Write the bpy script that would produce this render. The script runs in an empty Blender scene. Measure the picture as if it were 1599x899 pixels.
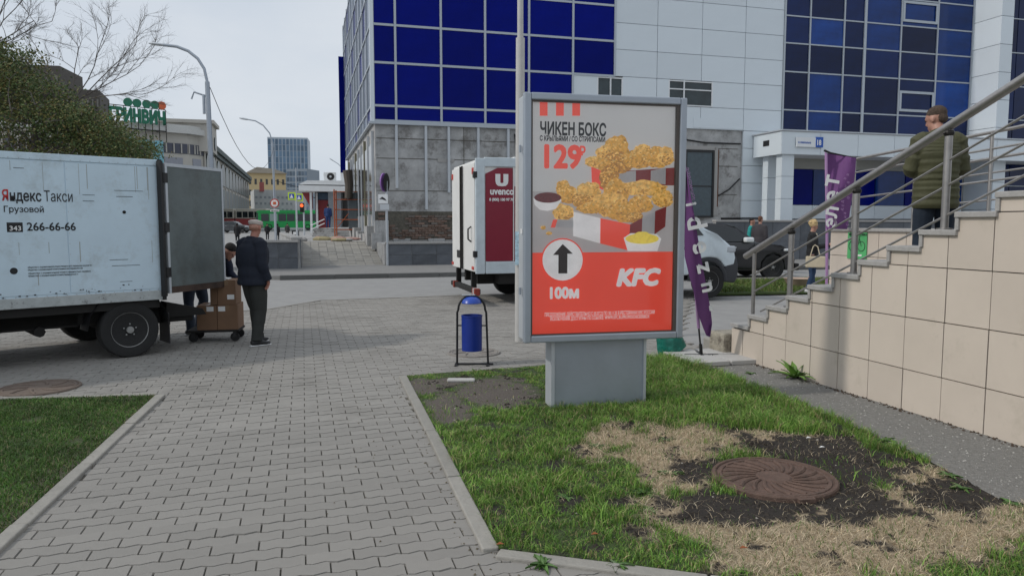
import bpy, bmesh, math, random
import numpy as np
from math import radians, sin, cos, pi, atan2, sqrt
from mathutils import Vector, Matrix, noise
random.seed(7); np.random.seed(7)
SC = bpy.context.scene
COL = SC.collection

# ---------------------------------------------------------------- camera, sky, sun
H = 1.6; F = 1150.0; PIT = radians(4.95)
cam = bpy.data.cameras.new("camera"); camo = bpy.data.objects.new("camera", cam); COL.objects.link(camo)
cam.sensor_width = 36; cam.lens = 36*F/1599; cam.clip_end = 3000; cam.clip_start = .05
camo.location = (0, 0, H); camo.rotation_euler = (pi/2-PIT, 0, 0)
SC.camera = camo
SUN_EL, SUN_AZ = radians(40), radians(-105)      # the sun stands to the left, a little behind the camera
w = bpy.data.worlds.new("World"); SC.world = w; w.use_nodes = True
nt = w.node_tree; nt.nodes.clear()
wo = nt.nodes.new("ShaderNodeOutputWorld"); bg = nt.nodes.new("ShaderNodeBackground"); bg2 = nt.nodes.new("ShaderNodeBackground")
mixs = nt.nodes.new("ShaderNodeMixShader")
sky = nt.nodes.new("ShaderNodeTexSky"); sky.sky_type = 'NISHITA'; sky.sun_disc = False
sky.sun_elevation = SUN_EL; sky.sun_rotation = SUN_AZ; sky.dust_density = 2.0
bg.inputs[1].default_value = .1
nt.links.new(sky.outputs[0], bg.inputs[0])
tc = nt.nodes.new("ShaderNodeTexCoord"); mp = nt.nodes.new("ShaderNodeMapping"); mp.inputs['Scale'].default_value = (1, 1, 2.6)
nz = nt.nodes.new("ShaderNodeTexNoise"); nz.inputs['Scale'].default_value = 2.2; nz.inputs['Detail'].default_value = 7; nz.inputs['Roughness'].default_value = .55
cr = nt.nodes.new("ShaderNodeValToRGB")
cr.color_ramp.elements[0].position = .3; cr.color_ramp.elements[0].color = (.60, .67, .76, 1)
cr.color_ramp.elements[1].position = .7; cr.color_ramp.elements[1].color = (.76, .80, .85, 1)
nt.links.new(tc.outputs['Generated'], mp.inputs[0]); nt.links.new(mp.outputs[0], nz.inputs[0]); nt.links.new(nz.outputs[0], cr.inputs[0])
nt.links.new(cr.outputs[0], bg2.inputs[0]); bg2.inputs[1].default_value = 1.0
mixs.inputs[0].default_value = .9                 # high thin overcast over the blue
nt.links.new(bg.outputs[0], mixs.inputs[1]); nt.links.new(bg2.outputs[0], mixs.inputs[2]); nt.links.new(mixs.outputs[0], wo.inputs[0])
sl = bpy.data.lights.new("sun", 'SUN'); sl.energy = 1.5; sl.angle = radians(3); sl.color = (1, .95, .88)
so = bpy.data.objects.new("sun", sl); COL.objects.link(so)
sd = Vector((sin(SUN_AZ)*cos(SUN_EL), cos(SUN_AZ)*cos(SUN_EL), sin(SUN_EL)))
so.rotation_euler = sd.to_track_quat('Z', 'Y').to_euler()
SC.view_settings.view_transform = 'Standard'; SC.view_settings.look = 'None'
SC.view_settings.exposure = 0; SC.view_settings.gamma = 1
SC.cycles.max_bounces = 6; SC.cycles.transparent_max_bounces = 12

# ---------------------------------------------------------------- geometry of the place
A = radians(15.8); TA = math.tan(A)
U = Vector((cos(A), sin(A), 0)); V = Vector((-sin(A), cos(A), 0)); O0 = Vector((3.30, 6.43, 0))
def UV(u, v, z=0): return O0+u*U+v*V+Vector((0, 0, z))
def ray(px, py):
    dx, dy = (px-799.5)/F, (449.5-py)/F
    return Vector((dx, cos(PIT)+dy*sin(PIT), -sin(PIT)+dy*cos(PIT)))
def G(px, py, z=0):
    r = ray(px, py); t = (z-H)/r.z
    return Vector((r.x*t, r.y*t, z))
def W(px, py, y):
    r = ray(px, py); t = y/r.y
    return Vector((r.x*t, y, H+r.z*t))
def gz(x, y):                                      # the ground rises a little beyond 80 m
    return min(max((y-80)*.022, 0), 2.2)

# ---------------------------------------------------------------- materials
MATS = {}
def mat(name, col, rough=.6, metal=0, var=.12, scale=6, bump=0, bscale=40, rnd=0, spec=.5, attr=None, dirt=None, dscale=3, dthr=.55, coat=0, emit=0):
    if name in MATS: return MATS[name]
    m = bpy.data.materials.new(name); m.use_nodes = True; n = m.node_tree; P = n.nodes['Principled BSDF']
    L = n.links.new; N = n.nodes.new
    P.inputs['Roughness'].default_value = rough; P.inputs['Metallic'].default_value = metal
    P.inputs['Specular IOR Level'].default_value = spec; P.inputs['Coat Weight'].default_value = coat
    t = N("ShaderNodeTexCoord")
    if attr:
        a = N("ShaderNodeAttribute"); a.attribute_name = attr; cur = a.outputs['Color']
    else:
        a = N("ShaderNodeRGB"); a.outputs[0].default_value = (*col, 1); cur = a.outputs[0]
    x = N("ShaderNodeTexNoise"); x.inputs['Scale'].default_value = scale; x.inputs['Detail'].default_value = 6; x.inputs['Roughness'].default_value = .65
    L(t.outputs['Object'], x.inputs[0])
    mr = N("ShaderNodeMapRange"); mr.inputs[1].default_value = .25; mr.inputs[2].default_value = .75
    mr.inputs[3].default_value = 1-var; mr.inputs[4].default_value = 1+var
    L(x.outputs[0], mr.inputs[0]); val = mr.outputs[0]
    if rnd:
        oi = N("ShaderNodeObjectInfo"); m2 = N("ShaderNodeMapRange"); m2.inputs[3].default_value = 1-rnd; m2.inputs[4].default_value = 1+rnd
        L(oi.outputs['Random'], m2.inputs[0]); mu = N("ShaderNodeMath"); mu.operation = 'MULTIPLY'
        L(val, mu.inputs[0]); L(m2.outputs[0], mu.inputs[1]); val = mu.outputs[0]
    vm = N("ShaderNodeVectorMath"); vm.operation = 'SCALE'; L(cur, vm.inputs[0]); L(val, vm.inputs['Scale']); cur = vm.outputs[0]
    if dirt:
        d = N("ShaderNodeTexNoise"); d.inputs['Scale'].default_value = dscale; d.inputs['Detail'].default_value = 9; d.inputs['Roughness'].default_value = .75
        L(t.outputs['Object'], d.inputs[0])
        r2 = N("ShaderNodeMapRange"); r2.inputs[1].default_value = dthr; r2.inputs[2].default_value = dthr+.13; r2.inputs[4].default_value = .8
        L(d.outputs[0], r2.inputs[0]); mx = N("ShaderNodeMix"); mx.data_type = 'RGBA'
        L(r2.outputs[0], mx.inputs[0]); L(cur, mx.inputs[6]); mx.inputs[7].default_value = (*dirt, 1); cur = mx.outputs[2]
    L(cur, P.inputs['Base Color'])
    if emit: L(cur, P.inputs['Emission Color']); P.inputs['Emission Strength'].default_value = emit
    if metal < .5:
        rr = N("ShaderNodeMapRange"); rr.inputs[3].default_value = max(rough-.1, .02); rr.inputs[4].default_value = min(rough+.12, 1); L(x.outputs[0], rr.inputs[0]); L(rr.outputs[0], P.inputs['Roughness'])
    if bump:
        b = N("ShaderNodeTexNoise"); b.inputs['Scale'].default_value = bscale; b.inputs['Detail'].default_value = 5; L(t.outputs['Object'], b.inputs[0])
        bn = N("ShaderNodeBump"); bn.inputs['Strength'].default_value = bump; bn.inputs['Distance'].default_value = .02
        L(b.outputs[0], bn.inputs['Height']); L(bn.outputs[0], P.inputs['Normal'])
    MATS[name] = m; return m
def emis(name, col, s):
    if name in MATS: return MATS[name]
    m = bpy.data.materials.new(name); m.use_nodes = True; P = m.node_tree.nodes['Principled BSDF']
    P.inputs['Base Color'].default_value = (*col, 1); P.inputs['Emission Color'].default_value = (*col, 1); P.inputs['Emission Strength'].default_value = s
    MATS[name] = m; return m
def pane_mat(name, tint, refl):
    m = bpy.data.materials.new(name); m.use_nodes = True; n = m.node_tree; n.nodes.clear()
    o = n.nodes.new("ShaderNodeOutputMaterial"); a = n.nodes.new("ShaderNodeBsdfTransparent"); a.inputs[0].default_value = (*tint, 1)
    g = n.nodes.new("ShaderNodeBsdfGlossy"); g.inputs['Roughness'].default_value = .06; fr = n.nodes.new("ShaderNodeFresnel"); fr.inputs[0].default_value = 1.33
    t = n.nodes.new("ShaderNodeTexCoord"); x = n.nodes.new("ShaderNodeTexNoise"); x.inputs['Scale'].default_value = 3
    ad = n.nodes.new("ShaderNodeMath"); ad.operation = 'MULTIPLY_ADD'; ad.inputs[1].default_value = refl*.6; ad.inputs[2].default_value = refl*.3
    s = n.nodes.new("ShaderNodeMath"); s.operation = 'ADD'
    mx = n.nodes.new("ShaderNodeMixShader"); L = n.links.new
    L(t.outputs['Object'], x.inputs[0]); L(x.outputs[0], ad.inputs[0]); L(ad.outputs[0], s.inputs[0]); L(fr.outputs[0], s.inputs[1])
    L(s.outputs[0], mx.inputs[0]); L(a.outputs[0], mx.inputs[1]); L(g.outputs[0], mx.inputs[2]); L(mx.outputs[0], o.inputs[0])
    MATS[name] = m; return m

M_asph = mat('asphalt', (.30, .296, .288), .9, var=.12, scale=2.5, bump=.35, bscale=90, dirt=(.26, .256, .248), dscale=1.2)
M_asph2 = mat('old_asphalt', (.235, .23, .215), .92, var=.35, scale=45, bump=.9, bscale=120, dirt=(.36, .35, .33), dscale=38, dthr=.58)
M_pav = mat('paver_concrete', (.272, .258, .236), .85, var=.1, scale=3, bump=.25, bscale=160, rnd=.06, dirt=(.212, .2, .18), dscale=.9, dthr=.5)
M_joint = mat('joint_dirt', (.10, .092, .075), 1, var=.5, scale=9)
M_kerb = mat('kerb_concrete', (.30, .285, .255), .85, var=.14, scale=9, bump=.3, rnd=.08, dirt=(.16, .15, .12), dscale=9, dthr=.6)
M_tile = mat('beige_wall_tile', (.60, .525, .445), .5, var=.05, scale=2, rnd=.045, dirt=(.51, .45, .37), dscale=2.6, dthr=.56)
M_cop = mat('grey_stone_coping', (.36, .35, .335), .65, var=.15, scale=25, bump=.2)
M_grout = mat('dark_grout', (.06, .052, .045), 1, var=.2)
M_steel = mat('brushed_steel', (.36, .345, .33), .42, .85, var=.15, scale=12)
M_alu = mat('grey_aluminium', (.36, .40, .45), .42, .4, var=.08, scale=4)
M_alul = mat('pale_aluminium', (.50, .53, .56), .5, .3, var=.06, scale=4)
M_white = mat('white_cladding', (.66, .72, .76), .35, var=.03, scale=1.5, rnd=.035)
M_whitep = mat('white_paint', (.74, .76, .77), .5, var=.06, scale=4)
M_blue = mat('blue_spandrel_glass', (.0008, .006, .165), .12, var=.3, scale=.5, rnd=.2, spec=.07)
M_mull = mat('aluminium_mullion', (.42, .46, .50), .4, .2, var=.05)
M_navy = mat('dark_navy_glass', (.003, .015, .078), .06, var=.75, scale=.3, rnd=.5, spec=.25, bump=.12, bscale=1.2)
M_navy2 = mat('bright_navy_glass', (.004, .04, .20), .06, var=.8, scale=.4, rnd=.4, spec=.3, bump=.12, bscale=1.2)
M_conc = mat('bare_concrete', (.40, .40, .395), .95, var=.4, scale=1.3, bump=.7, bscale=5, dirt=(.14, .13, .12), dscale=1.1, dthr=.5)
M_brick = mat('old_brick', (.17, .11, .085), .95, var=.4, scale=5, bump=.8, bscale=12, rnd=.35, dirt=(.27, .25, .22), dscale=1.1, dthr=.5)
M_gran = mat('dark_granite', (.095, .105, .12), .5, var=.22, scale=2, rnd=.2, dirt=(.14, .15, .165), dscale=1.5, dthr=.5)
M_black = mat('black_plastic', (.012, .012, .013), .5, var=.2)
M_blackp = mat('black_car_paint', (.006, .007, .010), .16, var=.1, coat=.6)
M_rub = mat('tyre_rubber', (.018, .018, .018), .85, var=.2, scale=12, bump=.2)
M_rim = mat('steel_wheel', (.30, .30, .29), .55, .3, var=.25, scale=9)
M_under = mat('dark_chassis', (.012, .011, .010), .8, var=.4)
M_glassd = mat('dark_glass', (.012, .016, .018), .05, var=.2, scale=2, spec=.7)
M_red = mat('signal_red', (.52, .045, .03), .45, var=.05)
M_txt = mat('black_print', (.012, .012, .014), .6, var=.05)
M_wprint = mat('white_print', (.78, .78, .77), .5, var=.03)
M_green = mat('green_leaf', (.06, .13, .02), .6, var=.4, scale=20, rnd=.2)
M_card = mat('cardboard', (.19, .11, .065), .85, var=.12, scale=5, rnd=.1)
M_skin = mat('skin', (.42, .22, .16), .5, var=.08, scale=30)
M_rust = mat('rust', (.13, .055, .03), .9, var=.4, scale=9)

# ---------------------------------------------------------------- mesh builder
class MB:
    def __init__(s): s.v = []; s.f = []
    def add(s, vs, fs, M=None):
        o = len(s.v)
        s.v += [tuple(M @ Vector(p)) if M else tuple(p) for p in vs]; s.f += [tuple(o+i for i in f) for f in fs]; return s
    def box(s, a, b, M=None):
        x0, y0, z0 = a; x1, y1, z1 = b
        return s.add([(x0,y0,z0),(x1,y0,z0),(x1,y1,z0),(x0,y1,z0),(x0,y0,z1),(x1,y0,z1),(x1,y1,z1),(x0,y1,z1)],
                     [(0,3,2,1),(4,5,6,7),(0,1,5,4),(1,2,6,5),(2,3,7,6),(3,0,4,7)], M)
    def bbox(s, a, b, r=.02, M=None, seg=2):        # bevelled box
        bm = bmesh.new(); bmesh.ops.create_cube(bm, size=1)
        for v in bm.verts: v.co = Vector([(a[i]+b[i])/2+v.co[i]*(b[i]-a[i]) for i in range(3)])
        bmesh.ops.bevel(bm, geom=bm.edges[:], offset=r, segments=seg, affect='EDGES', profile=.5)
        bm.verts.index_update(); s.add([v.co.copy() for v in bm.verts], [[v.index for v in f.verts] for f in bm.faces], M); bm.free(); return s
    def prism(s, poly, lo, hi, axis='z', M=None):   # polygon extruded along axis
        n = len(poly)
        def P(p, h): return {'z': (p[0], p[1], h), 'y': (p[0], h, p[1]), 'x': (h, p[0], p[1])}[axis]
        vs = [P(p, lo) for p in poly]+[P(p, hi) for p in poly]
        fs = [tuple(range(n))[::-1], tuple(range(n, 2*n))]+[(i, (i+1) % n, n+(i+1) % n, n+i) for i in range(n)]
        return s.add(vs, fs, M)
    def rprism(s, poly, lo, hi, axis='y', r=.05, seg=3, taper=None):
        t = MB().prism(poly, lo, hi, axis); bm = bmesh.new(); vs = [bm.verts.new(v) for v in t.v]
        for f in t.f: bm.faces.new([vs[i] for i in f])
        if taper: taper(bm.verts)
        bmesh.ops.recalc_face_normals(bm, faces=bm.faces)
        bmesh.ops.bevel(bm, geom=bm.edges[:], offset=r, segments=seg, affect='EDGES', profile=.6, clamp_overlap=True)
        bm.verts.index_update(); s.add([v.co.copy() for v in bm.verts], [[v.index for v in f.verts] for f in bm.faces]); bm.free(); return s
    def tube(s, pts, rad, n=8, M=None, X=None, caps=True):   # rad: float or list of float/(ra,rb); X fixes the lateral axis
        pts = [Vector(p) for p in pts]; m = len(pts)
        if not isinstance(rad, (list, tuple)): rad = [rad]*m
        vs = []; pa = None
        for i, p in enumerate(pts):
            t = (pts[min(i+1, m-1)]-pts[max(i-1, 0)])
            t = t.normalized() if t.length > 1e-9 else Vector((0, 0, 1))
            if X is not None: a = (X-t*X.dot(t)).normalized()
            elif pa is None:
                a = t.orthogonal().normalized()
            else: a = (pa-t*pa.dot(t)).normalized()
            pa = a; b = t.cross(a); r = rad[i]; ra, rb = r if isinstance(r, (tuple, list)) else (r, r)
            for k in range(n):
                q = 2*pi*k/n; vs.append(p+a*ra*cos(q)+b*rb*sin(q))
        fs = [(i*n+k, i*n+(k+1) % n, (i+1)*n+(k+1) % n, (i+1)*n+k) for i in range(m-1) for k in range(n)]
        if caps: fs += [tuple(range(n))[::-1], tuple(range((m-1)*n, m*n))]
        return s.add(vs, fs, M)
    def lathe(s, prof, n=24, M=None):                # prof [(r,z)] round z
        vs = [(r*cos(2*pi*k/n), r*sin(2*pi*k/n), z) for r, z in prof for k in range(n)]
        m = len(prof)
        fs = [(i*n+k, i*n+(k+1) % n, (i+1)*n+(k+1) % n, (i+1)*n+k) for i in range(m-1) for k in range(n)]
        fs += [tuple(range(n))[::-1], tuple(range((m-1)*n, m*n))]
        return s.add(vs, fs, M)
    def ell(s, c, r, n=12, m=8, M=None, R=None):
        vs = []; c = Vector(c)
        for j in range(1, m):
            th = pi*j/m
            for k in range(n):
                p = Vector((r[0]*sin(th)*cos(2*pi*k/n), r[1]*sin(th)*sin(2*pi*k/n), r[2]*cos(th)))
                vs.append(c+(R @ p if R else p))
        e = Vector((0, 0, r[2])); vs += [c+(R @ e if R else e), c-(R @ e if R else e)]
        fs = [(j*n+k, (j+1)*n+k, (j+1)*n+(k+1) % n, j*n+(k+1) % n) for j in range(m-2) for k in range(n)]
        T = (m-1)*n
        fs += [(T, k, (k+1) % n) for k in range(n)]+[(T+1, (m-2)*n+(k+1) % n, (m-2)*n+k) for k in range(n)]
        return s.add(vs, fs, M)
    def mesh(s, name, smooth=False):
        me = bpy.data.meshes.new(name); me.from_pydata(s.v, [], s.f)
        bm = bmesh.new(); bm.from_mesh(me); bmesh.ops.recalc_face_normals(bm, faces=bm.faces); bm.to_mesh(me); bm.free()
        if smooth:
            me.polygons.foreach_set('use_smooth', [True]*len(me.polygons))
            me.set_sharp_from_angle(angle=radians(38))
        return me
def tag(o, label=None, cat=None, group=None, kind=None):
    if label: o['label'] = label
    if cat: o['category'] = cat
    if group: o['group'] = group
    if kind: o['kind'] = kind
    return o
def link(name, me, m=None, parent=None, loc=None, rz=0, scale=None, **k):
    o = bpy.data.objects.new(name, me); COL.objects.link(o)
    if m is not None and me is not None and not me.materials: me.materials.append(m)
    if parent: o.parent = parent
    if loc is not None: o.location = loc
    if rz: o.rotation_euler.z = rz
    if scale: o.scale = scale
    return tag(o, **k)
def part(name, mb, m, parent=None, smooth=False, **k): return link(name, mb.mesh(name, smooth), m, parent, **k)
def empty(name, loc, rz=0, **k): return link(name, None, None, None, Vector(loc), rz, **k)
UNIT = {}
def slab(parent, name, m, x0, x1, y0, y1, z0, z1, **k):   # one piece, alike pieces share the mesh
    if m.name not in UNIT:
        UNIT[m.name] = MB().box((0, 0, 0), (1, 1, 1)).mesh('piece_'+m.name); UNIT[m.name].materials.append(m)
    return link(name, UNIT[m.name], None, parent, (x0, y0, z0), 0, (x1-x0, y1-y0, z1-z0), **k)
def text(s, size, m, parent, loc, rot=(pi/2, 0, 0), name='lettering', bold=0, sx=1, ext=.001, align='LEFT', shear=0, spc=1, **k):
    c = bpy.data.curves.new(name, 'FONT'); c.body = s; c.size = size; c.extrude = ext; c.align_x = align; c.shear = shear; c.space_character = spc
    c.resolution_u = 3
    o = bpy.data.objects.new('tmp', c); COL.objects.link(o)
    dg = bpy.context.evaluated_depsgraph_get(); me = bpy.data.meshes.new_from_object(o.evaluated_get(dg))
    bpy.data.objects.remove(o); me.materials.clear(); me.name = name
    if bold:                                        # heavier strokes: the same outline laid several times, a hair apart
        vs = [v.co.copy() for v in me.vertices]; fs = [tuple(p.vertices) for p in me.polygons]; mb = MB()
        for q, (dx, dz) in enumerate([(0, 0)]+[(cos(pi*k/6), sin(pi*k/6)) for k in range(12)]): mb.add([v+Vector((dx*bold, dz*bold, q*.00001)) for v in vs], fs)
        me = bpy.data.meshes.new(name); me.from_pydata(mb.v, [], mb.f)
    o = link(name, me, m, parent, loc, **k); o.rotation_euler = rot; o.scale = (sx, 1, 1); return o
def copytree(o, parent=None):
    c = o.copy(); COL.objects.link(c)
    if parent: c.parent = parent
    for ch in [q for q in bpy.data.objects if q.parent == o]: copytree(ch, c)
    return c
def inpoly(x, y, poly):
    c = False; n = len(poly)
    for i in range(n):
        x1, y1 = poly[i][0], poly[i][1]; x2, y2 = poly[(i+1) % n][0], poly[(i+1) % n][1]
        if (y1 > y) != (y2 > y) and x < (x2-x1)*(y-y1)/(y2-y1)+x1: c = not c
    return c
def sheet(name, poly, z, m, **k):
    return link(name, MB().add([(p[0], p[1], z) for p in poly], [tuple(range(len(poly)))]).mesh(name), m, **k)

# ---------------------------------------------------------------- ground
mb = MB(); ys = [-120, 0, 40, 80, 90, 100, 120, 140, 180, 300, 700, 1500]
for i, y in enumerate(ys): mb.v += [(-900, y, gz(0, y)-.06), (900, y, gz(0, y)-.06)]
mb.f = [(2*i, 2*i+1, 2*i+3, 2*i+2) for i in range(len(ys)-1)]
part('ground', mb, M_asph, kind='structure', label='grey ground reaching the horizon')

k1, k2 = G(635, 588), G(780, 860)                  # right kerb of the path
k3 = k2+(G(1090, 899)-k2)*4.2                      # kerb along the front of the bed
l1, l2 = G(243, 619), G(0, 840); l2 = l1+(l2-l1)*1.6
lf = G(-200, 632); lf = l1+(lf-l1)*3
b_tr = G(1052, 558)
bed = [k1, k2, k3, Vector((4.6, 3.0, 0)), G(1560, 782), G(1450, 722), G(1300, 652), G(1180, 606), G(1112, 580), b_tr, G(1010, 561), G(862, 571)]
lawn = [l1, l2, Vector((-9, l2.y, 0)), Vector((-12, lf.y, 0)), lf]
edge = [Vector((-16, 13.5, 0)), G(350, 487), G(418, 483), G(500, 469), G(620, 465), G(720, 461), Vector((4.4, 17.8, 0))]
pave = [Vector((-16, 1.2, 0)), Vector((3.6, 1.2, 0)), Vector((4.6, 2.9, 0)), k3, k2, k1, b_tr, G(1182, 569), Vector((2.3, 10.2, 0)), Vector((3.4, 14, 0))]+edge[::-1]

# pavers: wavy-edged blocks in running bond
PA, PB = .225, .1125
def paver_shape():
    h = PA/2; g = .0026; w_ = .008
    fx = [(0, 0), (.3, -1), (.8, 1), (1, 0), (1.3, -1), (1.8, 1), (2, 0)]
    lo = [(x*h, w_*y) for x, y in fx]; hi = [(x*h, PB+w_*y) for x, y in fx[::-1]]
    cx, cy = PA/2, PB/2
    out = lo+hi; n = len(out)
    def ins(p, d): return (p[0]+(d if p[0] < cx-.09 else -d if p[0] > cx+.09 else 0), p[1]+(d if p[1] < cy else -d))
    top = [ins(p, g+.002) for p in out]; bot = [ins(p, g) for p in out]
    vs = [(x, y, 0) for x, y in top]+[(x, y, -.011) for x, y in bot]
    fs = [tuple(range(n))]+[(i, n+i, n+(i+1) % n, (i+1) % n) for i in range(n)]
    return vs, fs
pv, pf = paver_shape()
pm = MB().add(pv, pf).mesh('paver'); pm.materials.append(M_pav)
paving = sheet('block_paving', pave, -.0105, M_joint, kind='structure', label='grey wavy concrete block paving')
cells = []
for j in range(-60, 160):
    for i in range(-110, 40):
        u = i*PA+(PA/2 if j % 2 else 0); v = j*PB
        c = UV(u+PA/2, v+PB/2)
        if c.y < 2.9 or abs(c.x) > .74*c.y+.4: continue
        if inpoly(c.x, c.y, pave) and not inpoly(c.x, c.y, lawn): cells.append((c.length, u, v))
cells.sort()
for d, u, v in cells[:299]:
    p = UV(u, v); o = link('paver', pm, None, paving, (p.x, p.y, random.uniform(-.0022, .0022)), A)
    o.rotation_euler = (random.uniform(-.008, .008), random.uniform(-.006, .006), A+random.uniform(-.006, .006))
rest = cells[299:]; nv = len(pv); base = np.array(pv); allv = np.zeros((len(rest)*nv, 3)); ca, sa = cos(A), sin(A)
for q, (d, u, v) in enumerate(rest):
    p = UV(u, v); a = random.uniform(-.006, .006); z = base.copy(); z[:, 2] += random.uniform(-.003, .003)+base[:, 1]*random.uniform(-.012, .012)
    c_, s_ = cos(A+a), sin(A+a)
    allv[q*nv:(q+1)*nv] = np.stack([p.x+z[:, 0]*c_-z[:, 1]*s_, p.y+z[:, 0]*s_+z[:, 1]*c_, z[:, 2]], 1)
me = bpy.data.meshes.new('paver'); me.from_pydata(allv.tolist(), [], [tuple(q*nv+i for i in f) for q in range(len(rest)) for f in pf])
link('paver', me, M_pav, paving, kind='stuff')
# asphalt of the street, with the thin edging strip
street = edge+[Vector((9, 17.2, 0)), UV(16, 15.2), UV(60, 15.2), UV(60, 24), UV(-60, 24), UV(-60, 12)]
sheet('street', street[:7]+[Vector((9, 18.5, 0)), UV(60, 14), UV(60, 24), UV(-60, 24), UV(-60, 8)], -.004, M_asph, kind='structure', label='worn grey asphalt street')
sheet('forecourt', [Vector((2.3, 10.2, 0)), G(1182, 569), UV(0, 1.5), UV(3, 1.5), UV(3, 16.0), UV(-1, 12)], -.012, M_asph, kind='structure', label='smooth grey forecourt at the stair foot')
mb = MB()
for a, b in zip(edge[:-1], edge[1:]):
    d = (b-a); L_ = d.length; Mx = Matrix.Translation(a) @ Matrix.Rotation(atan2(d.y, d.x), 4, 'Z'); mb.box((0, -.03, -.05), (L_, .03, .008), Mx)
part('edging_strip', mb, M_kerb, kind='structure', label='thin pale edging between paving and asphalt')
# kerb stones
def kerb(name, label, pts, wd, z0, z1, seg=.8, side=1, m=None):
    t = empty(name, (0, 0, 0), label=label, kind='structure')
    for a, b in zip(pts[:-1], pts[1:]):
        d = b-a; n = max(1, round(d.length/seg)); s = d.length/n
        for i in range(n):
            p = a+d*(i/n); g = .005
            mbx = MB().bbox((g, 0, z0), (s-g, wd*side, z1) if side > 0 else (s-g, 0, z1), .008) if side > 0 else MB().bbox((g, -wd, z0), (s-g, 0, z1), .008)
            o = part('kerb_stone', mbx, m or M_kerb, t); o.location = p+Vector((0, 0, random.uniform(-.004, .004))); o.rotation_euler.z = atan2(d.y, d.x)+random.uniform(-.004, .004)
    return t
kerb('bed_kerb', 'pale kerb stones round the grass bed of the lightbox', [k3, k2, k1], .085, -.1, .022, 1.0, 1)
kerb('lawn_kerb', 'pale kerb stones along the left lawn', [l2, l1, lf], .085, -.1, .022, 1.0, -1)

# bed soil: albedo patches of dark earth, dry straw and green
MH = G(1208, 752)                                   # manhole centre
def fbm(x, y, s, o=4): return noise.fractal(Vector((x*s, y*s, 3.1)), 1.0, 2.0, o)
def proj(x, y):
    c, s_ = cos(PIT), sin(PIT); dy, dz = y, -H
    f = dy*c-dz*s_; u_ = dy*s_+dz*c
    return 799.5+F*x/f, 449.5-F*u_/f
def sstep(a): a = min(max(a, 0), 1); return a*a*(3-2*a)
def patches(x, y):                                  # (soil, straw, grass density) of a spot in the bed
    px, py = proj(x, y); n = fbm(x, y, 1.6); n2 = fbm(x+9, y, 5)
    def blob(cx, cy, rx, ry): return 1-sqrt(((px-cx)/rx)**2+((py-cy)/ry)**2)
    n3 = fbm(x+3, y+7, 13)
    dry = max(blob(1280, 840, 250, 80), blob(1040, 705, 100, 36), blob(960, 688, 60, 20), blob(1440, 810, 220, 80), blob(1060, 745, 60, 28), blob(1150, 850, 60, 30), blob(1210, 700, 160, 20))*.8+n*.45+n2*.3+n3*.15
    soil = max(blob(1300, 740, 160, 62), blob(1190, 796, 150, 36), blob(1100, 735, 60, 26), blob(1490, 778, 120, 38), blob(1250, 702, 140, 20), blob(1330, 800, 90, 24), -.25)*.85+n2*.62+n*.25+n3*.25
    bare = max(blob(775, 615, 70, 27), blob(700, 640, 40, 28), blob(660, 605, 30, 14), blob(700, 597, 40, 7))+n2*.3
    soil = max(soil, -1)
    return dry, soil, bare
def ground_grid(name, poly, step, label, fn):
    xs = [p[0] for p in poly]; ys_ = [p[1] for p in poly]; x0, x1, y0, y1 = min(xs), max(xs), max(min(ys_), 2.3), max(ys_)
    x0 = max(x0, -7)
    nx, ny = int((x1-x0)/step)+1, int((y1-y0)/step)+1
    vs = []; cs = []
    for j in range(ny+1):
        for i in range(nx+1):
            x, y = x0+i*step, y0+j*step; vs.append((x, y, .008+.012*fbm(x, y, 3)*.6+.004)); cs.append(fn(x, y))
    fs = []
    for j in range(ny):
        for i in range(nx):
            if inpoly(x0+(i+.5)*step, y0+(j+.5)*step, poly):
                a = j*(nx+1)+i; fs.append((a, a+1, a+nx+2, a+nx+1))
    me = bpy.data.meshes.new(name); me.from_pydata(vs, [], fs)
    ca_ = me.color_attributes.new('col', 'FLOAT_COLOR', 'POINT'); ca_.data.foreach_set('color', np.array([(*c, 1) for c in cs], dtype=np.float32).ravel())
    return link(name, me, mat('bed_ground', (1, 1, 1), .95, var=.35, scale=60, bump=1.0, bscale=60, attr='col'), kind='structure', label=label)
def mixc(a, b, t): t = min(max(t, 0), 1); return tuple(a[i]*(1-t)+b[i]*t for i in range(3))
SOIL, STRAW, GRN, BARE = (.026, .021, .017), (.36, .285, .19), (.05, .075, .022), (.12, .10, .085)
def bedcol(x, y):
    d, s, b = patches(x, y); j = .25*fbm(x, y, 22); c = mixc(GRN, STRAW, (d+.1+j*.5)*4); c = mixc(c, SOIL, (s-.02+j)*5); return mixc(c, BARE, (b-.0+j*.6)*4)
ground_grid('planting_bed', bed, .02, 'grass bed with bare earth and dry straw', bedcol)
def lawncol(x, y):
    px, py = proj(x, y); e = (min(abs(px-(235-(py-620)*1.09)), 60)/60)
    return mixc((.10, .085, .06), GRN, e+.3*fbm(x, y, 4))
ground_grid('lawn_soil', lawn, .04, 'soil of the left lawn', lawncol)

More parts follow.
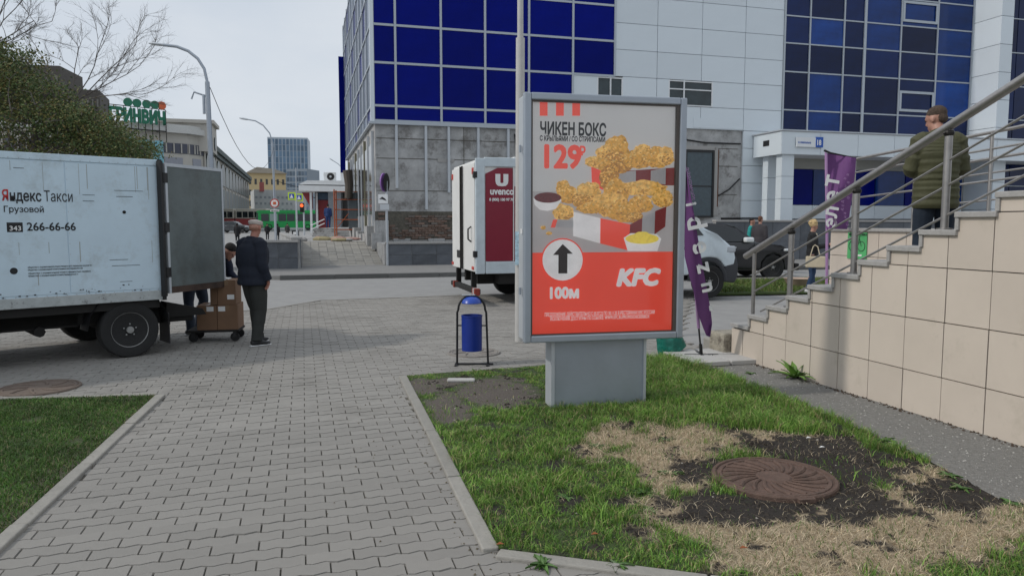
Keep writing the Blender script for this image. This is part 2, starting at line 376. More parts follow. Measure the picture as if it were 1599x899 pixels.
def blades(name, n, poly, accept, label, hcol):
    xs = [p[0] for p in poly]; ys_ = [p[1] for p in poly]; x0, x1, y0, y1 = max(min(xs), -6), max(xs), max(min(ys_), 2.9), max(ys_)
    vs = []; fs = []; cs = []; t = 0; k = 0
    while k < n and t < n*8:
        t += 1; y = random.uniform(y0, y1)
        x = random.uniform(x0, x1)
        if abs(x) > .73*y+.3 or not inpoly(x, y, poly): continue
        r = accept(x, y)
        if r is None: continue
        h, wd, col, lean = r; k += 1
        a = random.uniform(0, 2*pi); b = random.uniform(0, 2*pi); l = random.uniform(.1, lean)*h
        dx, dy = cos(a)*wd/2, sin(a)*wd/2; lx, ly = cos(b)*l, sin(b)*l; o = len(vs); z = .008
        vs += [(x-dx, y-dy, z), (x+dx, y+dy, z), (x+dx*.7+lx*.4, y+dy*.7+ly*.4, z+h*.6), (x-dx*.7+lx*.4, y-dy*.7+ly*.4, z+h*.6), (x+lx*1.3, y+ly*1.3, z+h*random.uniform(.75, 1))]
        fs += [(o, o+1, o+2, o+3), (o+3, o+2, o+4)]
        f = random.uniform(.7, 1.35); cs += [(col[0]*f, col[1]*f, col[2]*f, 1)]*5
    me = bpy.data.meshes.new(name); me.from_pydata(vs, [], fs)
    ca_ = me.color_attributes.new('col', 'FLOAT_COLOR', 'POINT'); ca_.data.foreach_set('color', np.array(cs, dtype=np.float32).ravel())
    return link(name, me, MATS['blade'], kind='stuff', label=label, cat='grass')
mat('blade', (1, 1, 1), .55, var=.1, attr='col', spec=.3)
def acc_bed(x, y):
    d, s, b = patches(x, y); px, py = proj(x, y); r = random.random(); m = ((x-MH.x)**2+(y-MH.y)**2)**.5
    if m < .36: return None
    n = fbm(x, y, 2.4)
    lush = max(0, 1-abs((px-1120-(py-620)*1.3)/220))*(1 if 560 < py < 720 else 0)
    if random.random() < sstep((b+.12)*4)*.93: return None
    if random.random() < sstep((s+.02)*4.5)*.93: return None
    if random.random() < sstep((d+.13)*4.2):
        if r < .8: return (random.uniform(.012, .04), .0028, random.choice([(.62, .50, .34), (.50, .41, .27), (.34, .27, .17), (.68, .58, .41)]), 2.5)
        if r < .87: return (random.uniform(.02, .05), .005, (.10, .17, .04), 1.2)
        return None
    h = random.uniform(.018, .055)*max(.4, 1+.9*n+1.1*lush+.9*fbm(x, y, 11))
    if py < 640 and px < 870: h *= .5
    c = random.choice([(.10, .20, .032), (.14, .26, .045), (.065, .15, .026), (.19, .30, .06)])
    if r < .16: c = (.28, .24, .12)
    c = tuple(q*1.18*(1+.4*fbm(x+5, y, 3.5)) for q in c)
    return (h, random.uniform(.003, .006), c, 1.0)
blades('grass', 120000, bed, acc_bed, 'green grass and dry straw growing in the bed round the lightbox', 0)
def acc_lawn(x, y):
    n = fbm(x, y, 3)
    if n < -.42 and random.random() > .15: return None
    c = random.choice([(.06, .135, .02), (.085, .17, .028), (.045, .11, .02)])
    if random.random() < .15: c = (.20, .18, .09)
    c = tuple(q*(1+.5*fbm(x+5, y, 2.5)) for q in c)
    return (random.uniform(.015, .04), random.uniform(.003, .006), c, 1.2)
blades('grass', 34000, lawn, acc_lawn, 'short dark grass of the left lawn beside the path', 0)

# clods of dark earth, grit on the asphalt and on the paving
def bits(name, label, n, region, ok, size, cols, z, key):
    xs = [p[0] for p in region]; ys_ = [p[1] for p in region]; m = MB(); k = t = 0
    while k < n and t < n*30:
        t += 1; x = random.uniform(min(xs), max(xs)); y = random.uniform(max(min(ys_), 2.9), max(ys_))
        if not inpoly(x, y, region) or not ok(x, y): continue
        k += 1; r = random.uniform(*size); a = random.uniform(0, 3)
        vs = [(x+r*cos(a+q*1.57)*random.uniform(.6, 1.2), y+r*sin(a+q*1.57)*random.uniform(.6, 1.2), z) for q in range(4)]+[(x+random.uniform(-.3, .3)*r, y+random.uniform(-.3, .3)*r, z+r*random.uniform(.5, 1))]
        m.add(vs, [(0, 1, 4), (1, 2, 4), (2, 3, 4), (3, 0, 4)])
    return part(name, m, cols, kind='stuff', label=label)
bits('soil_clods', 'crumbs of dark earth on the bare patches of the bed', 2600, bed, lambda x, y: patches(x, y)[1] > .02 and ((x-MH.x)**2+(y-MH.y)**2)**.5 > .4, (.005, .02), mat('clod_earth', (.035, .028, .022), 1, var=.5, scale=30), .012, 1)
bits('pebbles', 'pale grit scattered in the bed', 160, bed, lambda x, y: patches(x, y)[1] > -.2 or patches(x, y)[2] > 0, (.004, .011), mat('pale_pebble', (.36, .33, .29), .8, var=.3, scale=20), .014, 2)
# asphalt strip along the stair wall
strip = [G(1112, 580), G(1180, 606), G(1300, 652), G(1450, 722), G(1560, 782), Vector((4.6, 3.0, 0)), UV(.25, -4.2), UV(.1, 0), UV(.05, 2.2), b_tr]
sheet('footway', strip, .014, M_asph2, kind='structure', label='rough grey asphalt strip along the beige wall')
bits('grit', 'pale grit and stone flecks on the asphalt strip', 900, strip, lambda x, y: True, (.003, .010), mat('pale_grit', (.40, .39, .36), .8, var=.3, scale=20), .0145, 3)
bits('wall_foot_debris', 'dark crumbs and dead leaf bits along the foot of the beige wall', 700, strip, lambda x, y: 0 < (UV(.02, 0)-Vector((x, y, 0))).dot(U) < .06+.05*random.random(), (.004, .016), mat('foot_debris', (.07, .05, .035), 1, var=.6, scale=30), .0146, 5)
bits('path_litter', 'crumbs of soil and dry leaf bits lying in the paving joints', 230, [k1, k2, k3, Vector((-1, 2.9, 0)), Vector((-1.2, 5, 0)), Vector((-1.6, 7.6, 0))], lambda x, y: (lambda e: abs(e) < .12 and random.random() < .8 or random.random() < .03)(x-(k1.x+(k2.x-k1.x)*(y-k1.y)/(k2.y-k1.y))+.07), (.003, .009), mat('joint_crumbs', (.12, .10, .065), 1, var=.5, scale=30), .001, 4)
# ---------------------------------------------------------------- blue and white building
def P2(p, q): return atan2((q-p).y, (q-p).x)
TZ = .88                                            # level of the raised terrace in front of the building
bb = empty('office_building', UV(-2.09, 25.07), A, label='office block with blue glass panels, white cladding and a stripped concrete ground floor', cat='building')
D = 2.09
core = MB().box((.05, .12, 0), (27.9+D, 19, 14.4)).box((27.9+D, .12, 0), (37+D, 19, 14.4))
part('wall', core, M_conc, bb)
ucol = [-2.09, -1.2, .65, 2.5, 4.4, 6.37, 8.31]
zrow = [5.74, 6.33, 8.02, 9.5, 11.0, 12.5, 14.0]
for i in range(6):
    for j in range(6):
        if i == 5 and j < 2: continue
        slab(bb, 'blue_panel', M_blue, ucol[i]+D+.04, ucol[i+1]+D-.04, 0, .1, zrow[j]+.04, zrow[j+1]-.04)
for i, u in enumerate(ucol):
    z0 = 5.70 if i < 6 else 8.0
    slab(bb, 'mullion', M_mull, u+D-.045, u+D+.045, -.05, .05, z0, 14.2)
for j, z in enumerate(zrow):
    slab(bb, 'transom', M_mull, .0, (8.31 if j > 1 else 6.37)+D, -.035, .06, z-.045, z+.045)
# white cladding, panel by panel, with two window openings
wcol = [6.42, 8.36, 10.35, 12.56, 14.78, 16.80]; wrow = [5.9, 6.88, 8.03, 9.18, 10.31, 11.47, 12.6, 13.8]
wins = [(7.5, 8.72, 6.9, 7.98), (10.93, 13.16, 6.5, 8.02)]
for i in range(5):
    for j in range(7):
        if i == 0 and j > 1: continue
        if j == 0 and i == 4: pass
        x0, x1, z0, z1 = wcol[i]+D+.012, wcol[i+1]+D-.012, wrow[j]+.01, wrow[j+1]-.01
        segs = [(x0, x1)]
        if j == 1:
            for a, b, c, d in wins:
                a, b = a+D, b+D; ns = []
                for s0, s1 in segs:
                    if b <= s0 or a >= s1: ns.append((s0, s1)); continue
                    if a > s0+.02: ns.append((s0, a))
                    if b < s1-.02: ns.append((b, s1))
                segs = ns
        for s0, s1 in segs: slab(bb, 'cladding_panel', M_white, s0, s1, 0, .1, z0, z1)
for a, b, c, d in wins:
    c = max(c, 6.9)
    f = part('window', MB().box((a+D, .06, c), (b+D, .11, d)), mat('grey_window_glass', (.03, .045, .05), .1, var=.5, scale=1), bb)
    m = MB(); a_, b_ = a+D, b+D
    for x in (a_, (a_+b_)/2 if b-a < 2 else a_+.75, b_-.06): m.box((x, .0, c), (x+.06, .055, d))
    for z in (c, d-.06, d-.42 if b-a > 2 else c+.25): m.box((a_, .005, z), (b_, .05, z+.05))
    part('frame', m, M_whitep, f)
slab(bb, 'cladding_panel', M_white, 12.2+D, 14.76+D, -.02, .1, 5.95, 6.4)
# white strip between stripped wall and entrance
for j in range(5):
    slab(bb, 'cladding_panel', M_white, 14.80+D, 16.80+D, 0, .1, 1.9+j*.8+.01, 1.9+(j+1)*.8-.01)
slab(bb, 'plinth_panel', M_gran, 14.8+D, 16.8+D, -.05, .08, TZ, 1.88)
# bare ground floor: aluminium rails, brick patch, door with frame, broken plaster
for u, z in [(-1.2, 3.05), (.0, 1.9+.3), (.95, 2.9), (2.2, 2.3), (3.5, 3), (4.6, 2.4)]:
    slab(bb, 'facade_rail', M_alul, u+D-.05, u+D+.05, -.04, .12, z, 5.70)
M_brick2 = mat('grey_brick', (.15, .13, .115), .95, var=.4, scale=6, bump=.8, bscale=12, rnd=.3)
for k in range(9): slab(bb, 'foundation_stone', M_conc if k % 2 else M_cop, k*.72, k*.72+.7, .03+.02*(k % 3), .1, .55, .95+.06*(k % 2))
rb = part('brickwork', MB().box((0, .085, .5), (6.4, .122, 2.12)), M_joint, bb)
for r in range(16):
    for c in range(23):
        u = c*.27+(r % 2)*.13; z = .7+r*.098
        if z > 2.18+.14*noise.noise(Vector((u, 0, 4))) or random.random() < .07: continue
        if len([1]) and r*23+c > 299: continue
        dp = random.uniform(-.02, .05)
        if noise.noise(Vector((u*.9, z*1.6, 9))) > .22 or z < .95+.2*noise.noise(Vector((u*.7, 2, 9))): continue
        slab(rb, 'brick', M_brick if random.random() < .7 else M_brick2, u, u+.255, .06-dp, .1, z, z+.085)
slab(bb, 'concrete_block', M_conc, -.06, .5, -.28, .1, .5, 1.75); slab(bb, 'concrete_block', M_conc, -.2, .2, -.5, -.28, .6, 1.25)
dr = part('door', MB().box((11.9+D, -.02, 1.95), (13.2+D, .1, 4.85)), mat('grey_door_glass', (.05, .075, .09), .15, var=.2), bb)
mb = MB(); x0, x1 = 11.9+D, 13.2+D
mb.box((x0-.1, -.06, 1.9), (x0, .1, 4.95)).box((x1, -.06, 1.9), (x1+.1, .1, 4.95)).box((x0-.1, -.055, 4.85), (x1+.1, .1, 4.95)).box((x0, -.05, 3.3), (x1, -.02, 3.35)).box((x0, -.05, 1.9), (x1, .0, 1.98))
part('door_frame', mb, M_black, dr)
slab(bb, 'plaster_strip', M_cop, x1+.12, x1+.3, .0, .13, 2.0, 5.1); slab(bb, 'plaster_strip', M_cop, x0-.1, x1+.2, .0, .13, 4.97, 5.15)
slab(bb, 'steel_band', M_rust, x1+.32, x1+.38, .04, .13, 2.4, 5.0); slab(bb, 'dark_opening', M_under, 13.8+D, 14.78+D, .05, .13, TZ, 1.9)
mb = MB()
for u0, z0, u1, z1 in [(11, 5.5, 14.7, 5.3), (13.6, 2.9, 14.7, 3.7), (3.8, 5.4, 4.0, 4.2), (4, 4.2, 6, 4.5)]:
    mb.tube([(D+u0, .06, z0), (D+(u0+u1)/2, .05, (z0+z1)/2-.1), (D+u1, .06, z1)], .035, 6)
part('cable', mb, M_black, bb)
for u, z in [(.5, 4.15), (3.1, 4.3), (6, 3.1), (9, 4.2), (11, 3.0)]:
    slab(bb, 'plaster_patch', M_cop, D+u, D+u+.7, .09, .125, z, z+.14)
for z in (2.95, 4.25, 5.05):
    slab(bb, 'panel_joint', M_joint, .1, 14.6+D, .105, .124, z, z+.025)
for u in (1.6, 5.2, 8.8, 11.2): slab(bb, 'panel_joint', M_joint, u+D, u+D+.02, .106, .123, 2.3, 5.6)
# right curtain wall
gcol = [16.84, 18.2, 20.1, 21.3, 23.4, 25.6, 27.8]; grow = [5.66, 6.94, 8.7, 10.0, 11.24, 12.5, 13.8]
for i in range(6):
    for j in range(6):
        br = (i, j) in ((5, 2), (5, 3), (5, 4), (3, 3), (1, 3), (1, 1), (4, 4), (5, 5), (3, 4), (5, 1), (1, 0))
        slab(bb, 'window_pane', M_navy2 if br else M_navy, gcol[i]+D+.035, gcol[i+1]+D-.035, 0, .1, grow[j]+.03, grow[j+1]-.03)
for i, u in enumerate(gcol): slab(bb, 'mullion', M_mull, u+D-(.07 if i == 3 else .035), u+D+(.07 if i == 3 else .035), -.06, .05, 5.6, 14)
for z in grow: slab(bb, 'transom', M_mull, gcol[0]+D, gcol[-1]+D, -.04, .055, z-.03, z+.03)
for z in (7.15, 11.45):
    x0, x1 = gcol[4]+D, gcol[5]+D; f = part('opening_sash', MB().box((x0+.05, -.07, z-.02), (x1-.05, -.04, z+.1)).box((x0+.05, -.07, z+.86), (x1-.05, -.04, z+.98)).box((x0+.05, -.069, z), (x0+.17, -.041, z+.9)).box((x1-.17, -.069, z), (x1-.05, -.041, z+.9)), M_mull, bb)
# white pilaster and dark glass beyond
for j in range(10):
    z = 1.0+j*1.33
    slab(bb, 'pilaster_panel', M_white, 27.85+D, 28.6+D, -1.57, .1, z+.012, z+1.318)
for j in range(7):
    for i in range(4): slab(bb, 'window_pane', M_navy, 28.65+D+i*2.1, 28.65+D+i*2.1+2.05, .0, .1, 1.9+j*1.7, 1.9+j*1.7+1.65)
for j in range(8): slab(bb, 'transom', M_mull, 28.62+D, 37+D, -.03, .05, 1.86+j*1.7, 1.91+j*1.7)
# entrance: blue windows, white band, plinth, under the canopy
slab(bb, 'lintel_band', mat('beige_band', (.36, .36, .33), .6), 16.85+D, 27.8+D, .0, .11, 4.22, 5.6)
for i in range(6): slab(bb, 'entrance_window', M_blue if i % 2 == 0 else M_navy2, 16.9+D+i*1.8, 16.9+D+i*1.8+1.74, .0, .1, 2.52, 4.2)
for i in range(6): slab(bb, 'cladding_panel', M_white, 16.9+D+i*1.8, 16.9+D+i*1.8+1.78, .0, .1, 1.86, 2.5)
slab(bb, 'plinth_panel', M_gran, 16.85+D, 27.8+D, -.03, .1, TZ, 1.84)
# left side of the building, seen along the street
for j in range(6):
    for i in range(10):
        y0 = .1+i*1.9
        slab(bb, 'side_panel', mat('side_grey_glass', (.13, .16, .22), .3, rnd=.35) if (i*7+j*3) % 4 else M_blue, -.05, .04, y0+.03, y0+1.87, zrow[j]+.04, zrow[j+1]-.04)
for j, z in enumerate(zrow): slab(bb, 'transom', M_mull, -.1, .03, .1, 19, z-.04, z+.04)
for i in range(11): slab(bb, 'mullion', M_mull, -.11, .02, .1+i*1.9-.04, .1+i*1.9+.04, 5.7, 14.2)
slab(bb, 'corner_post', M_white, -.12, .02, -.06, .1, 5.7, 14.3); slab(bb, 'blue_fin', M_blue, -.42, -.1, 18.7, 18.9, 4.9, 12.2)
slab(bb, 'soffit', M_mull, -.2, 6.4+D, -.08, .1, 5.6, 5.70)
for i in range(9):
    f = slab(bb, 'side_window', M_glassd, -.03, .05, .8+i*2, 2.3+i*2, 2.0, 4.9)
    slab(bb, 'side_window_frame', mat('ochre_timber', (.20, .19, .13), .8) if i % 3 == 2 else M_alul, -.06, .045, .64+i*2, .76+i*2, 1.0, 5.4)
for i in range(12): slab(bb, 'side_rubble', M_cop if i % 2 else M_conc, -.25-.1*random.random(), .04, .5+i*1.5, 1.8+i*1.5, .6, 1.1+.5*random.random())

cn = empty('entrance_canopy', UV(15.3, 22.89), A, label='white clad entrance canopy on columns projecting from the office block', cat='canopy')
part('roof_slab', MB().box((.03, .04, 4.7), (26, 2.15, 5.66)), M_whitep, cn)
for i in range(13): slab(cn, 'fascia_panel', M_white, i*2+.01, i*2+1.99, 0, .035, 4.66, 5.62)
slab(cn, 'fascia_panel', M_white, 0, .026, .04, 2.1, 4.66, 5.62); slab(cn, 'roof_edge', M_alul, -.05, 26, -.05, 2.17, 5.665, 5.72)
slab(cn, 'vent', M_black, -.012, -.001, .9, 1.35, 5.1, 5.35)
for x, y in ((.15, .15), (.25, 1.3), (8, .15), (16, .15)):
    for j in range(3): slab(cn, 'column_panel', M_white, x, x+.62, y, y+.4, 1.75+j*.98, 1.75+j*.98+.965)
nb = empty('street_number_sign', UV(16.0, 22.8, 4.98), A, label='small blue and white street name plate with number on the canopy edge', cat='sign')
part('plate', MB().box((0, 0, 0), (1.15, .05, .42)), M_whitep, nb); part('number_plate', MB().box((.98, -.012, .0), (1.36, .045, .45)), mat('sign_blue', (.01, .09, .42), .4), nb)
text('УЛ. ПРИВОКЗАЛЬНАЯ', .1, MATS['sign_blue'], nb, (.06, -.004, .15), bold=.004, sx=.62); text('18', .32, M_wprint, nb, (1.0, -.016, .1), bold=.01, sx=.8)

# ---------------------------------------------------------------- raised terrace, ramp, far kerb, granite walls
M_slab = mat('beige_paving_slab', (.30, .285, .255), .85, var=.12, scale=4, rnd=.1, dirt=(.2, .19, .17), dscale=2)
part('terrace', MB().prism([tuple(UV(u, v))[:2] for u, v in [(-2.1, 21.7), (45, 21.7), (45, 25), (-2.1, 25)]], -.05, TZ), M_conc, kind='structure', label='raised terrace in front of the office block')
part('upper_yard', MB().prism([tuple(UV(u, v))[:2] for u, v in [(-5.6, 26.7), (-2.1, 26.7), (-2.1, 60), (-3.6, 60), (-5.6, 34)]], -.05, TZ), M_conc, kind='structure', label='rubble strewn yard above the ramp')
R0 = UV(-5.6, 21.6); RL = 5.1; RW = 3.5; ra = math.atan2(TZ, RL)
rp = empty('ramp', R0, A, label='sloping ramp of beige slabs up to the yard', kind='structure')
part('ramp_bed', MB().prism([(0, 0), (RL, 0), (RL, TZ-.03)], 0, RW, 'x'), M_conc, rp)
nx, ny = 11, 12
for i in range(nx):
    for j in range(ny):
        y0 = j*RL/ny; x0 = i*RW/nx; o = slab(rp, 'slab', M_slab, x0+.008, x0+RW/nx-.008, 0, 1, 0, 1)
        o.location = (x0+.008, y0+.008, y0*TZ/RL-.028+random.uniform(0, .012)); o.scale = (RW/nx-.016, RL/ny-.02, .03); o.rotation_euler.x = ra
fk = UV(-5.9, 16.8)
kerb('far_kerb', 'dark kerb of the far pavement in front of the ramp', [UV(-5.6, 16.8), UV(16, 16.8)], .2, -.06, .13, 1.5, 1, mat('dark_kerb', (.12, .12, .115), .85, rnd=.1))
part('far_pavement', MB().prism([tuple(UV(u, v))[:2] for u, v in [(-5.6, 16.95), (60, 16.95), (60, 22), (-12, 22), (-12, 19)]], -.05, .115), mat('far_pavement_concrete', (.25, .245, .235), .9, var=.15, scale=3, rnd=.1, dirt=(.2, .19, .18)), kind='structure', label='pale far pavement before the ramp')
def gwall(name, label, p, q, th, z0, z1, n, top=.06):
    d = q-p; t = empty(name, p, atan2(d.y, d.x), label=label, cat='wall'); L_ = d.length
    part('wall_core', MB().box((0, .03, z0), (L_, th, z1-.01)), M_conc, t)
    for i in range(n):
        for j in range(2):
            h = (z1-z0-top)/2
            slab(t, 'granite_panel', M_gran, i*L_/n+.008, (i+1)*L_/n-.008, 0, .03, z0+j*h+.006, z0+(j+1)*h-.006)
    part('coping', MB().bbox((-.04, -.05, z1-top), (L_+.02, th+.03, z1+.02), .012), M_cop, t); return t
gwall('retaining_wall', 'dark granite retaining wall right of the ramp below the brick patch', UV(-2.05, 21.45), UV(3.4, 21.45), .25, .1, TZ+.06, 6)
gwall('retaining_wall', 'dark granite wall with grey coping behind the black car', UV(11.3, 21.45), UV(30, 21.45), .25, .1, 1.75, 14)
pa = W(372, 425, 24.3); pa.z = 0; pb = W(466, 425, 24.6); pb.z = 0
gwall('parapet_wall', 'grey granite parapet wall on the left of the ramp', pa, pb, .3, -.05, 1.05, 3)
gwall('parapet_wall', 'long grey stone parapet running back along the left edge of the ramp', pb+Vector((.02, .32, 0)), UV(-5.7, 33), .3, -.05, 1.15, 6)

# yard: rubble, steps, kiosk
KY = UV(-7.0, 33.5)
ks = empty('yard_steps', W(487, 370, 42), A*.35, label='worn concrete steps up to the kiosk', cat='steps'); ks.location.z = TZ
for i in range(4): part('step', MB().bbox((0, i*.35, 0 if i else 0), (3.6, 14, .12*(i+1)), .01), M_conc, ks)
for i in range(9):
    p = W(480+random.uniform(-10, 90), 366, random.uniform(31, 35)); m = MB(); m.ell((0, 0, .06), (random.uniform(.15, .5), .2, random.uniform(.07, .16)), 7, 5)
    o = part('rubble_heap', m, [mat('yellow_rubble', (.36, .31, .18), .9), mat('pink_rubble', (.45, .28, .24), .9), M_cop][i % 3], label='small heap of %s at the %s of the yard' % (['yellowish insulation scraps', 'pinkish plaster scraps', 'grey broken stone'][i % 3], ['left edge', 'back near the steps', 'middle', 'scaffold foot', 'ramp head', 'right edge', 'kiosk side', 'far left corner', 'brick wall foot'][i]), cat='rubble')
    o.location = (p.x, p.y, TZ)
kp = W(487, 350, 55); kz = 1.3
kk = empty('kiosk', (kp.x, kp.y, kz), radians(4), label='low kiosk with white fascia, red wall and grey pillar', cat='kiosk'); kk.scale = (1.18, 1.18, 1.2)
part('back_wall', MB().box((0, 1.2, 0), (4.6, 3.5, 2.3)), mat('dull_grey_wall', (.10, .10, .10), .8), kk)
part('red_wall', MB().box((.25, .9, 0), (.95, 1.15, 1.75)), mat('dark_red_wall', (.22, .015, .02), .5), kk)
part('blue_transom', MB().box((.25, .9, 1.78), (.95, 1.15, 2.2)), mat('slate_blue', (.03, .07, .12), .4), kk)
part('pillar', MB().box((.95, .55, -.6), (1.75, 1.2, 2.3)), mat('pillar_grey', (.33, .36, .39), .6), kk)
part('side_post', MB().box((-.1, .0, -.3), (.03, .12, 2.2)).box((.12, .8, 0), (.24, .9, 2.2)), M_whitep, kk)
part('red_bracket', MB().prism([(-.6, 2.2), (.05, 2.2), (.05, 1.2), (-.02, 1.2)], .1, .25, 'y'), MATS['dark_red_wall'], kk)
part('fascia', MB().prism([(-.7, 2.28), (4.6, 2.2), (4.6, 2.55), (-.7, 2.62)], -.3, 3.5, 'y').prism([(-.72, 2.68), (4.6, 2.62), (4.6, 2.9), (-.2, 2.92)], -.2, 3.4, 'y'), M_whitep, kk)
part('handrail', MB().tube([(0, -.4, .15), (.9, -.6, .55)], .03, 6).tube([(0, -.4, -.1), (.9, -.6, .3)], .03, 6), M_whitep, kk)
for x in (1.2, 2.5):
    a = empty('air_conditioner', kk.matrix_world @ Vector((0, 0, 0)), radians(4), label='white air conditioner unit on the kiosk roof, ' + ('left of the two' if x < 2 else 'right of the two'), cat='air conditioner', group='air conditioners on the kiosk roof')
    a.location = (kp.x+x*.95-.3, kp.y+x*.07+.3, kz+3.5); a.scale = (1.05,)*3
    part('casing', MB().bbox((0, 0, 0), (.85, .35, .62), .03), M_whitep, a)
    part('fan_grille', MB().lathe([(.0, 0), (.24, 0), (.26, .02), (.2, .03), (.0, .03)], 16, Matrix.Translation((.5, 0, .31)) @ Matrix.Rotation(pi/2, 4, 'X')), M_black, a)
    part('fan', MB().lathe([(.0, 0), (.08, 0), (.08, .05), (.0, .05)], 10, Matrix.Translation((.5, 0, .31)) @ Matrix.Rotation(pi/2, 4, 'X')), M_alul, a)
M_orange = mat('orange_paint', (.42, .10, .03), .6, var=.25)
sp = W(523, 368, 40); sf = empty('scaffold', (sp.x, sp.y, TZ), radians(8), label='rusty orange tubular scaffold in front of the kiosk steps', cat='scaffold'); sf.scale = (1.2,)*3
for x, y in ((0, 0), (1.2, 0), (0, .9), (1.2, .9)): part('leg', MB().tube([(x, y, -.0), (x, y, 2.15)], .032, 6), M_orange, sf)
for z in (.35, .8, 1.25, 1.7, 2.05):
    part('crossbar', MB().tube([(0, 0, z), (1.2, 0, z)], .02, 6), M_orange, sf); part('crossbar', MB().tube([(0, 0, z), (0, .9, z)], .02, 6), M_orange, sf)
part('brace', MB().tube([(0, .02, .3), (1.2, .9, 1.9)], .018, 6), M_orange, sf)
part('deck', MB().box((.62, .03, .3), (1.15, .5, 2.0)), mat('grey_board', (.10, .12, .13), .7), sf)
tp = W(544, 300, 40); m = MB(); m.tube([(0, 0, 0), (.05, 0, .7), (-.02, 0, 1.5)], [.2, .22, .26], 10); o = part('wrapped_column', m, mat('weathered_timber', (.10, .085, .07), .95, bump=.6), label='weathered wrapped column hanging at the corner above the scaffold', cat='column'); o.location = (tp.x, tp.y, TZ+2.55)
o.location.z = TZ+2.1

# ---------------------------------------------------------------- beige stair with side wall
ST = empty('staircase', O0, A, label='tall tiled staircase rising to the right with grey stone copings', cat='staircase')
RUN = .343; n_st = 16
def sx(n): return [1, 1]
V1 = (8.43-6.43)/.962                                # v of the near end of the lowest coping step
def stv(n): return V1-(n-1)*RUN                       # near end of step n
def stz(n): return .427+.141*(n-1)
core = MB()
for n in range(1, n_st+1): core.box((.03, stv(n), -.1), (.22, stv(n)+RUN, stz(n)-.04))
core.box((.03, -5.5, -.1), (.22, stv(n_st), stz(n_st)-.04))
part('wall_core', core, M_grout, ST)
tv = [2.43]+[2.2-.4*i for i in range(18)]; tzs = [0, .367, .812, 1.25, 1.69, 2.13, 2.57, 3.0]
for i in range(18):
    v1, v0 = tv[i], tv[i+1]; vm_ = (v0+v1)/2
    for j in range(7):
        z0, z1 = tzs[j]+.004, tzs[j+1]-.004
        # the stair line cuts the tiles, so each is clipped to the steps
        pts = []
        cuts = sorted({v0+.004, v1-.004}|{stv(n) for n in range(1, n_st+1) if v0+.01 < stv(n) < v1-.01})
        m = MB(); any_ = False
        for a, b in zip(cuts[:-1], cuts[1:]):
            nn = min(max(int(math.ceil((V1-(a+b)/2)/RUN))+1, 1), n_st)
            zt = min(z1, stz(nn)-.045)
            if (a+b)/2 > V1+RUN: zt = min(z1, stz(1)-.045)
            if zt > z0+.015: m.box((0, a, z0), (.03, b, zt)); any_ = True
        if any_:
            o = part('wall_tile', m, M_tile, ST); o.location.x = random.uniform(-.0025, .0025); o.location.y = random.uniform(-.001, .001)
for n in range(1, n_st+1):
    part('coping', MB().bbox((-.03, stv(n)-.02, stz(n)-.045), (.26, stv(n)+RUN+.0, stz(n)), .006), M_cop, ST)
    part('coping', MB().bbox((-.02, stv(n)-.035, stz(n)-.002), (.25, stv(n)-.0, stz(n+1)-.046), .004), M_cop, ST)
    part('step', MB().bbox((.262, stv(n)-.0+.1, stz(n)-.55), (2.9, stv(n)+RUN+.12, stz(n)-.02-.0), .01), M_slab, ST)
part('coping', MB().bbox((-.03, -5.5, stz(n_st)-.045), (.26, stv(n_st)-.036, stz(n_st)), .006), M_cop, ST)
part('broken_step', MB().bbox((-.1, V1+RUN+.02, -.02), (1.5, V1+RUN+.36, .29), .03), mat('crumbling_render', (.33, .30, .24), .95, var=.35, scale=18, bump=1, bscale=20, dirt=(.12, .1, .08), dscale=8, dthr=.5), ST)
part('broken_step', MB().bbox((.05, V1+RUN+.37, -.02), (1.8, V1+RUN+.75, .14), .02), M_slab, ST)
part('slab', MB().box((3.0, -6, -.05), (9, -2.0, 1.86)), M_tile, ST)
# handrail on the wall
HR = empty('stair_handrail', UV(.11, 0), A, label='shiny steel handrail climbing along the beige stair wall', cat='handrail')
def hz(v): return 1.22+(2.716-1.22)/(8.69-5.24)*(8.69-(6.43+v*.962))
vlow = (8.69-6.43)/.962
part('top_rail', MB().tube([(0, vlow, hz(vlow)), (0, -3.2, hz(-3.2))], .036, 14), M_steel, HR, smooth=True)
for dz in (.277, .48, .69):
    part('rail', MB().tube([(0, 2.02 if dz > .5 else (8.52-6.43)/.962, hz((8.52-6.43)/.962)-dz), (0, -3.2, hz(-3.2)-dz)], .0105, 8), M_steel, HR, smooth=True)
for y, r in ((8.52, .022), (7.88, .03), (6.97, .03), (6.0, .03), (5.05, .03), (4.1, .03)):
    v = (y-6.43)/.962; n = max(1, int(math.ceil((V1-v)/RUN))+1)
    b = part('post', MB().tube([(0, v, stz(n)-.01), (0, v, hz(v)-.03)], r, 12), M_steel, HR, smooth=True)
    part('flange', MB().lathe([(r+.03, 0), (r+.03, .012), (r, .016)], 16, Matrix.Translation((0, v, stz(n)-.001))), M_steel, b)
    if r > .025: part('bracket', MB().ell((0, v, hz(v)-.055), (.045, .04, .035), 10, 8).tube([(-.05, v, hz(v)-.05), (0, v+.02, hz(v)-.08), (.05, v, hz(v)-.05)], .012, 6), mat('dark_fitting', (.03, .028, .026), .5, .6), b)
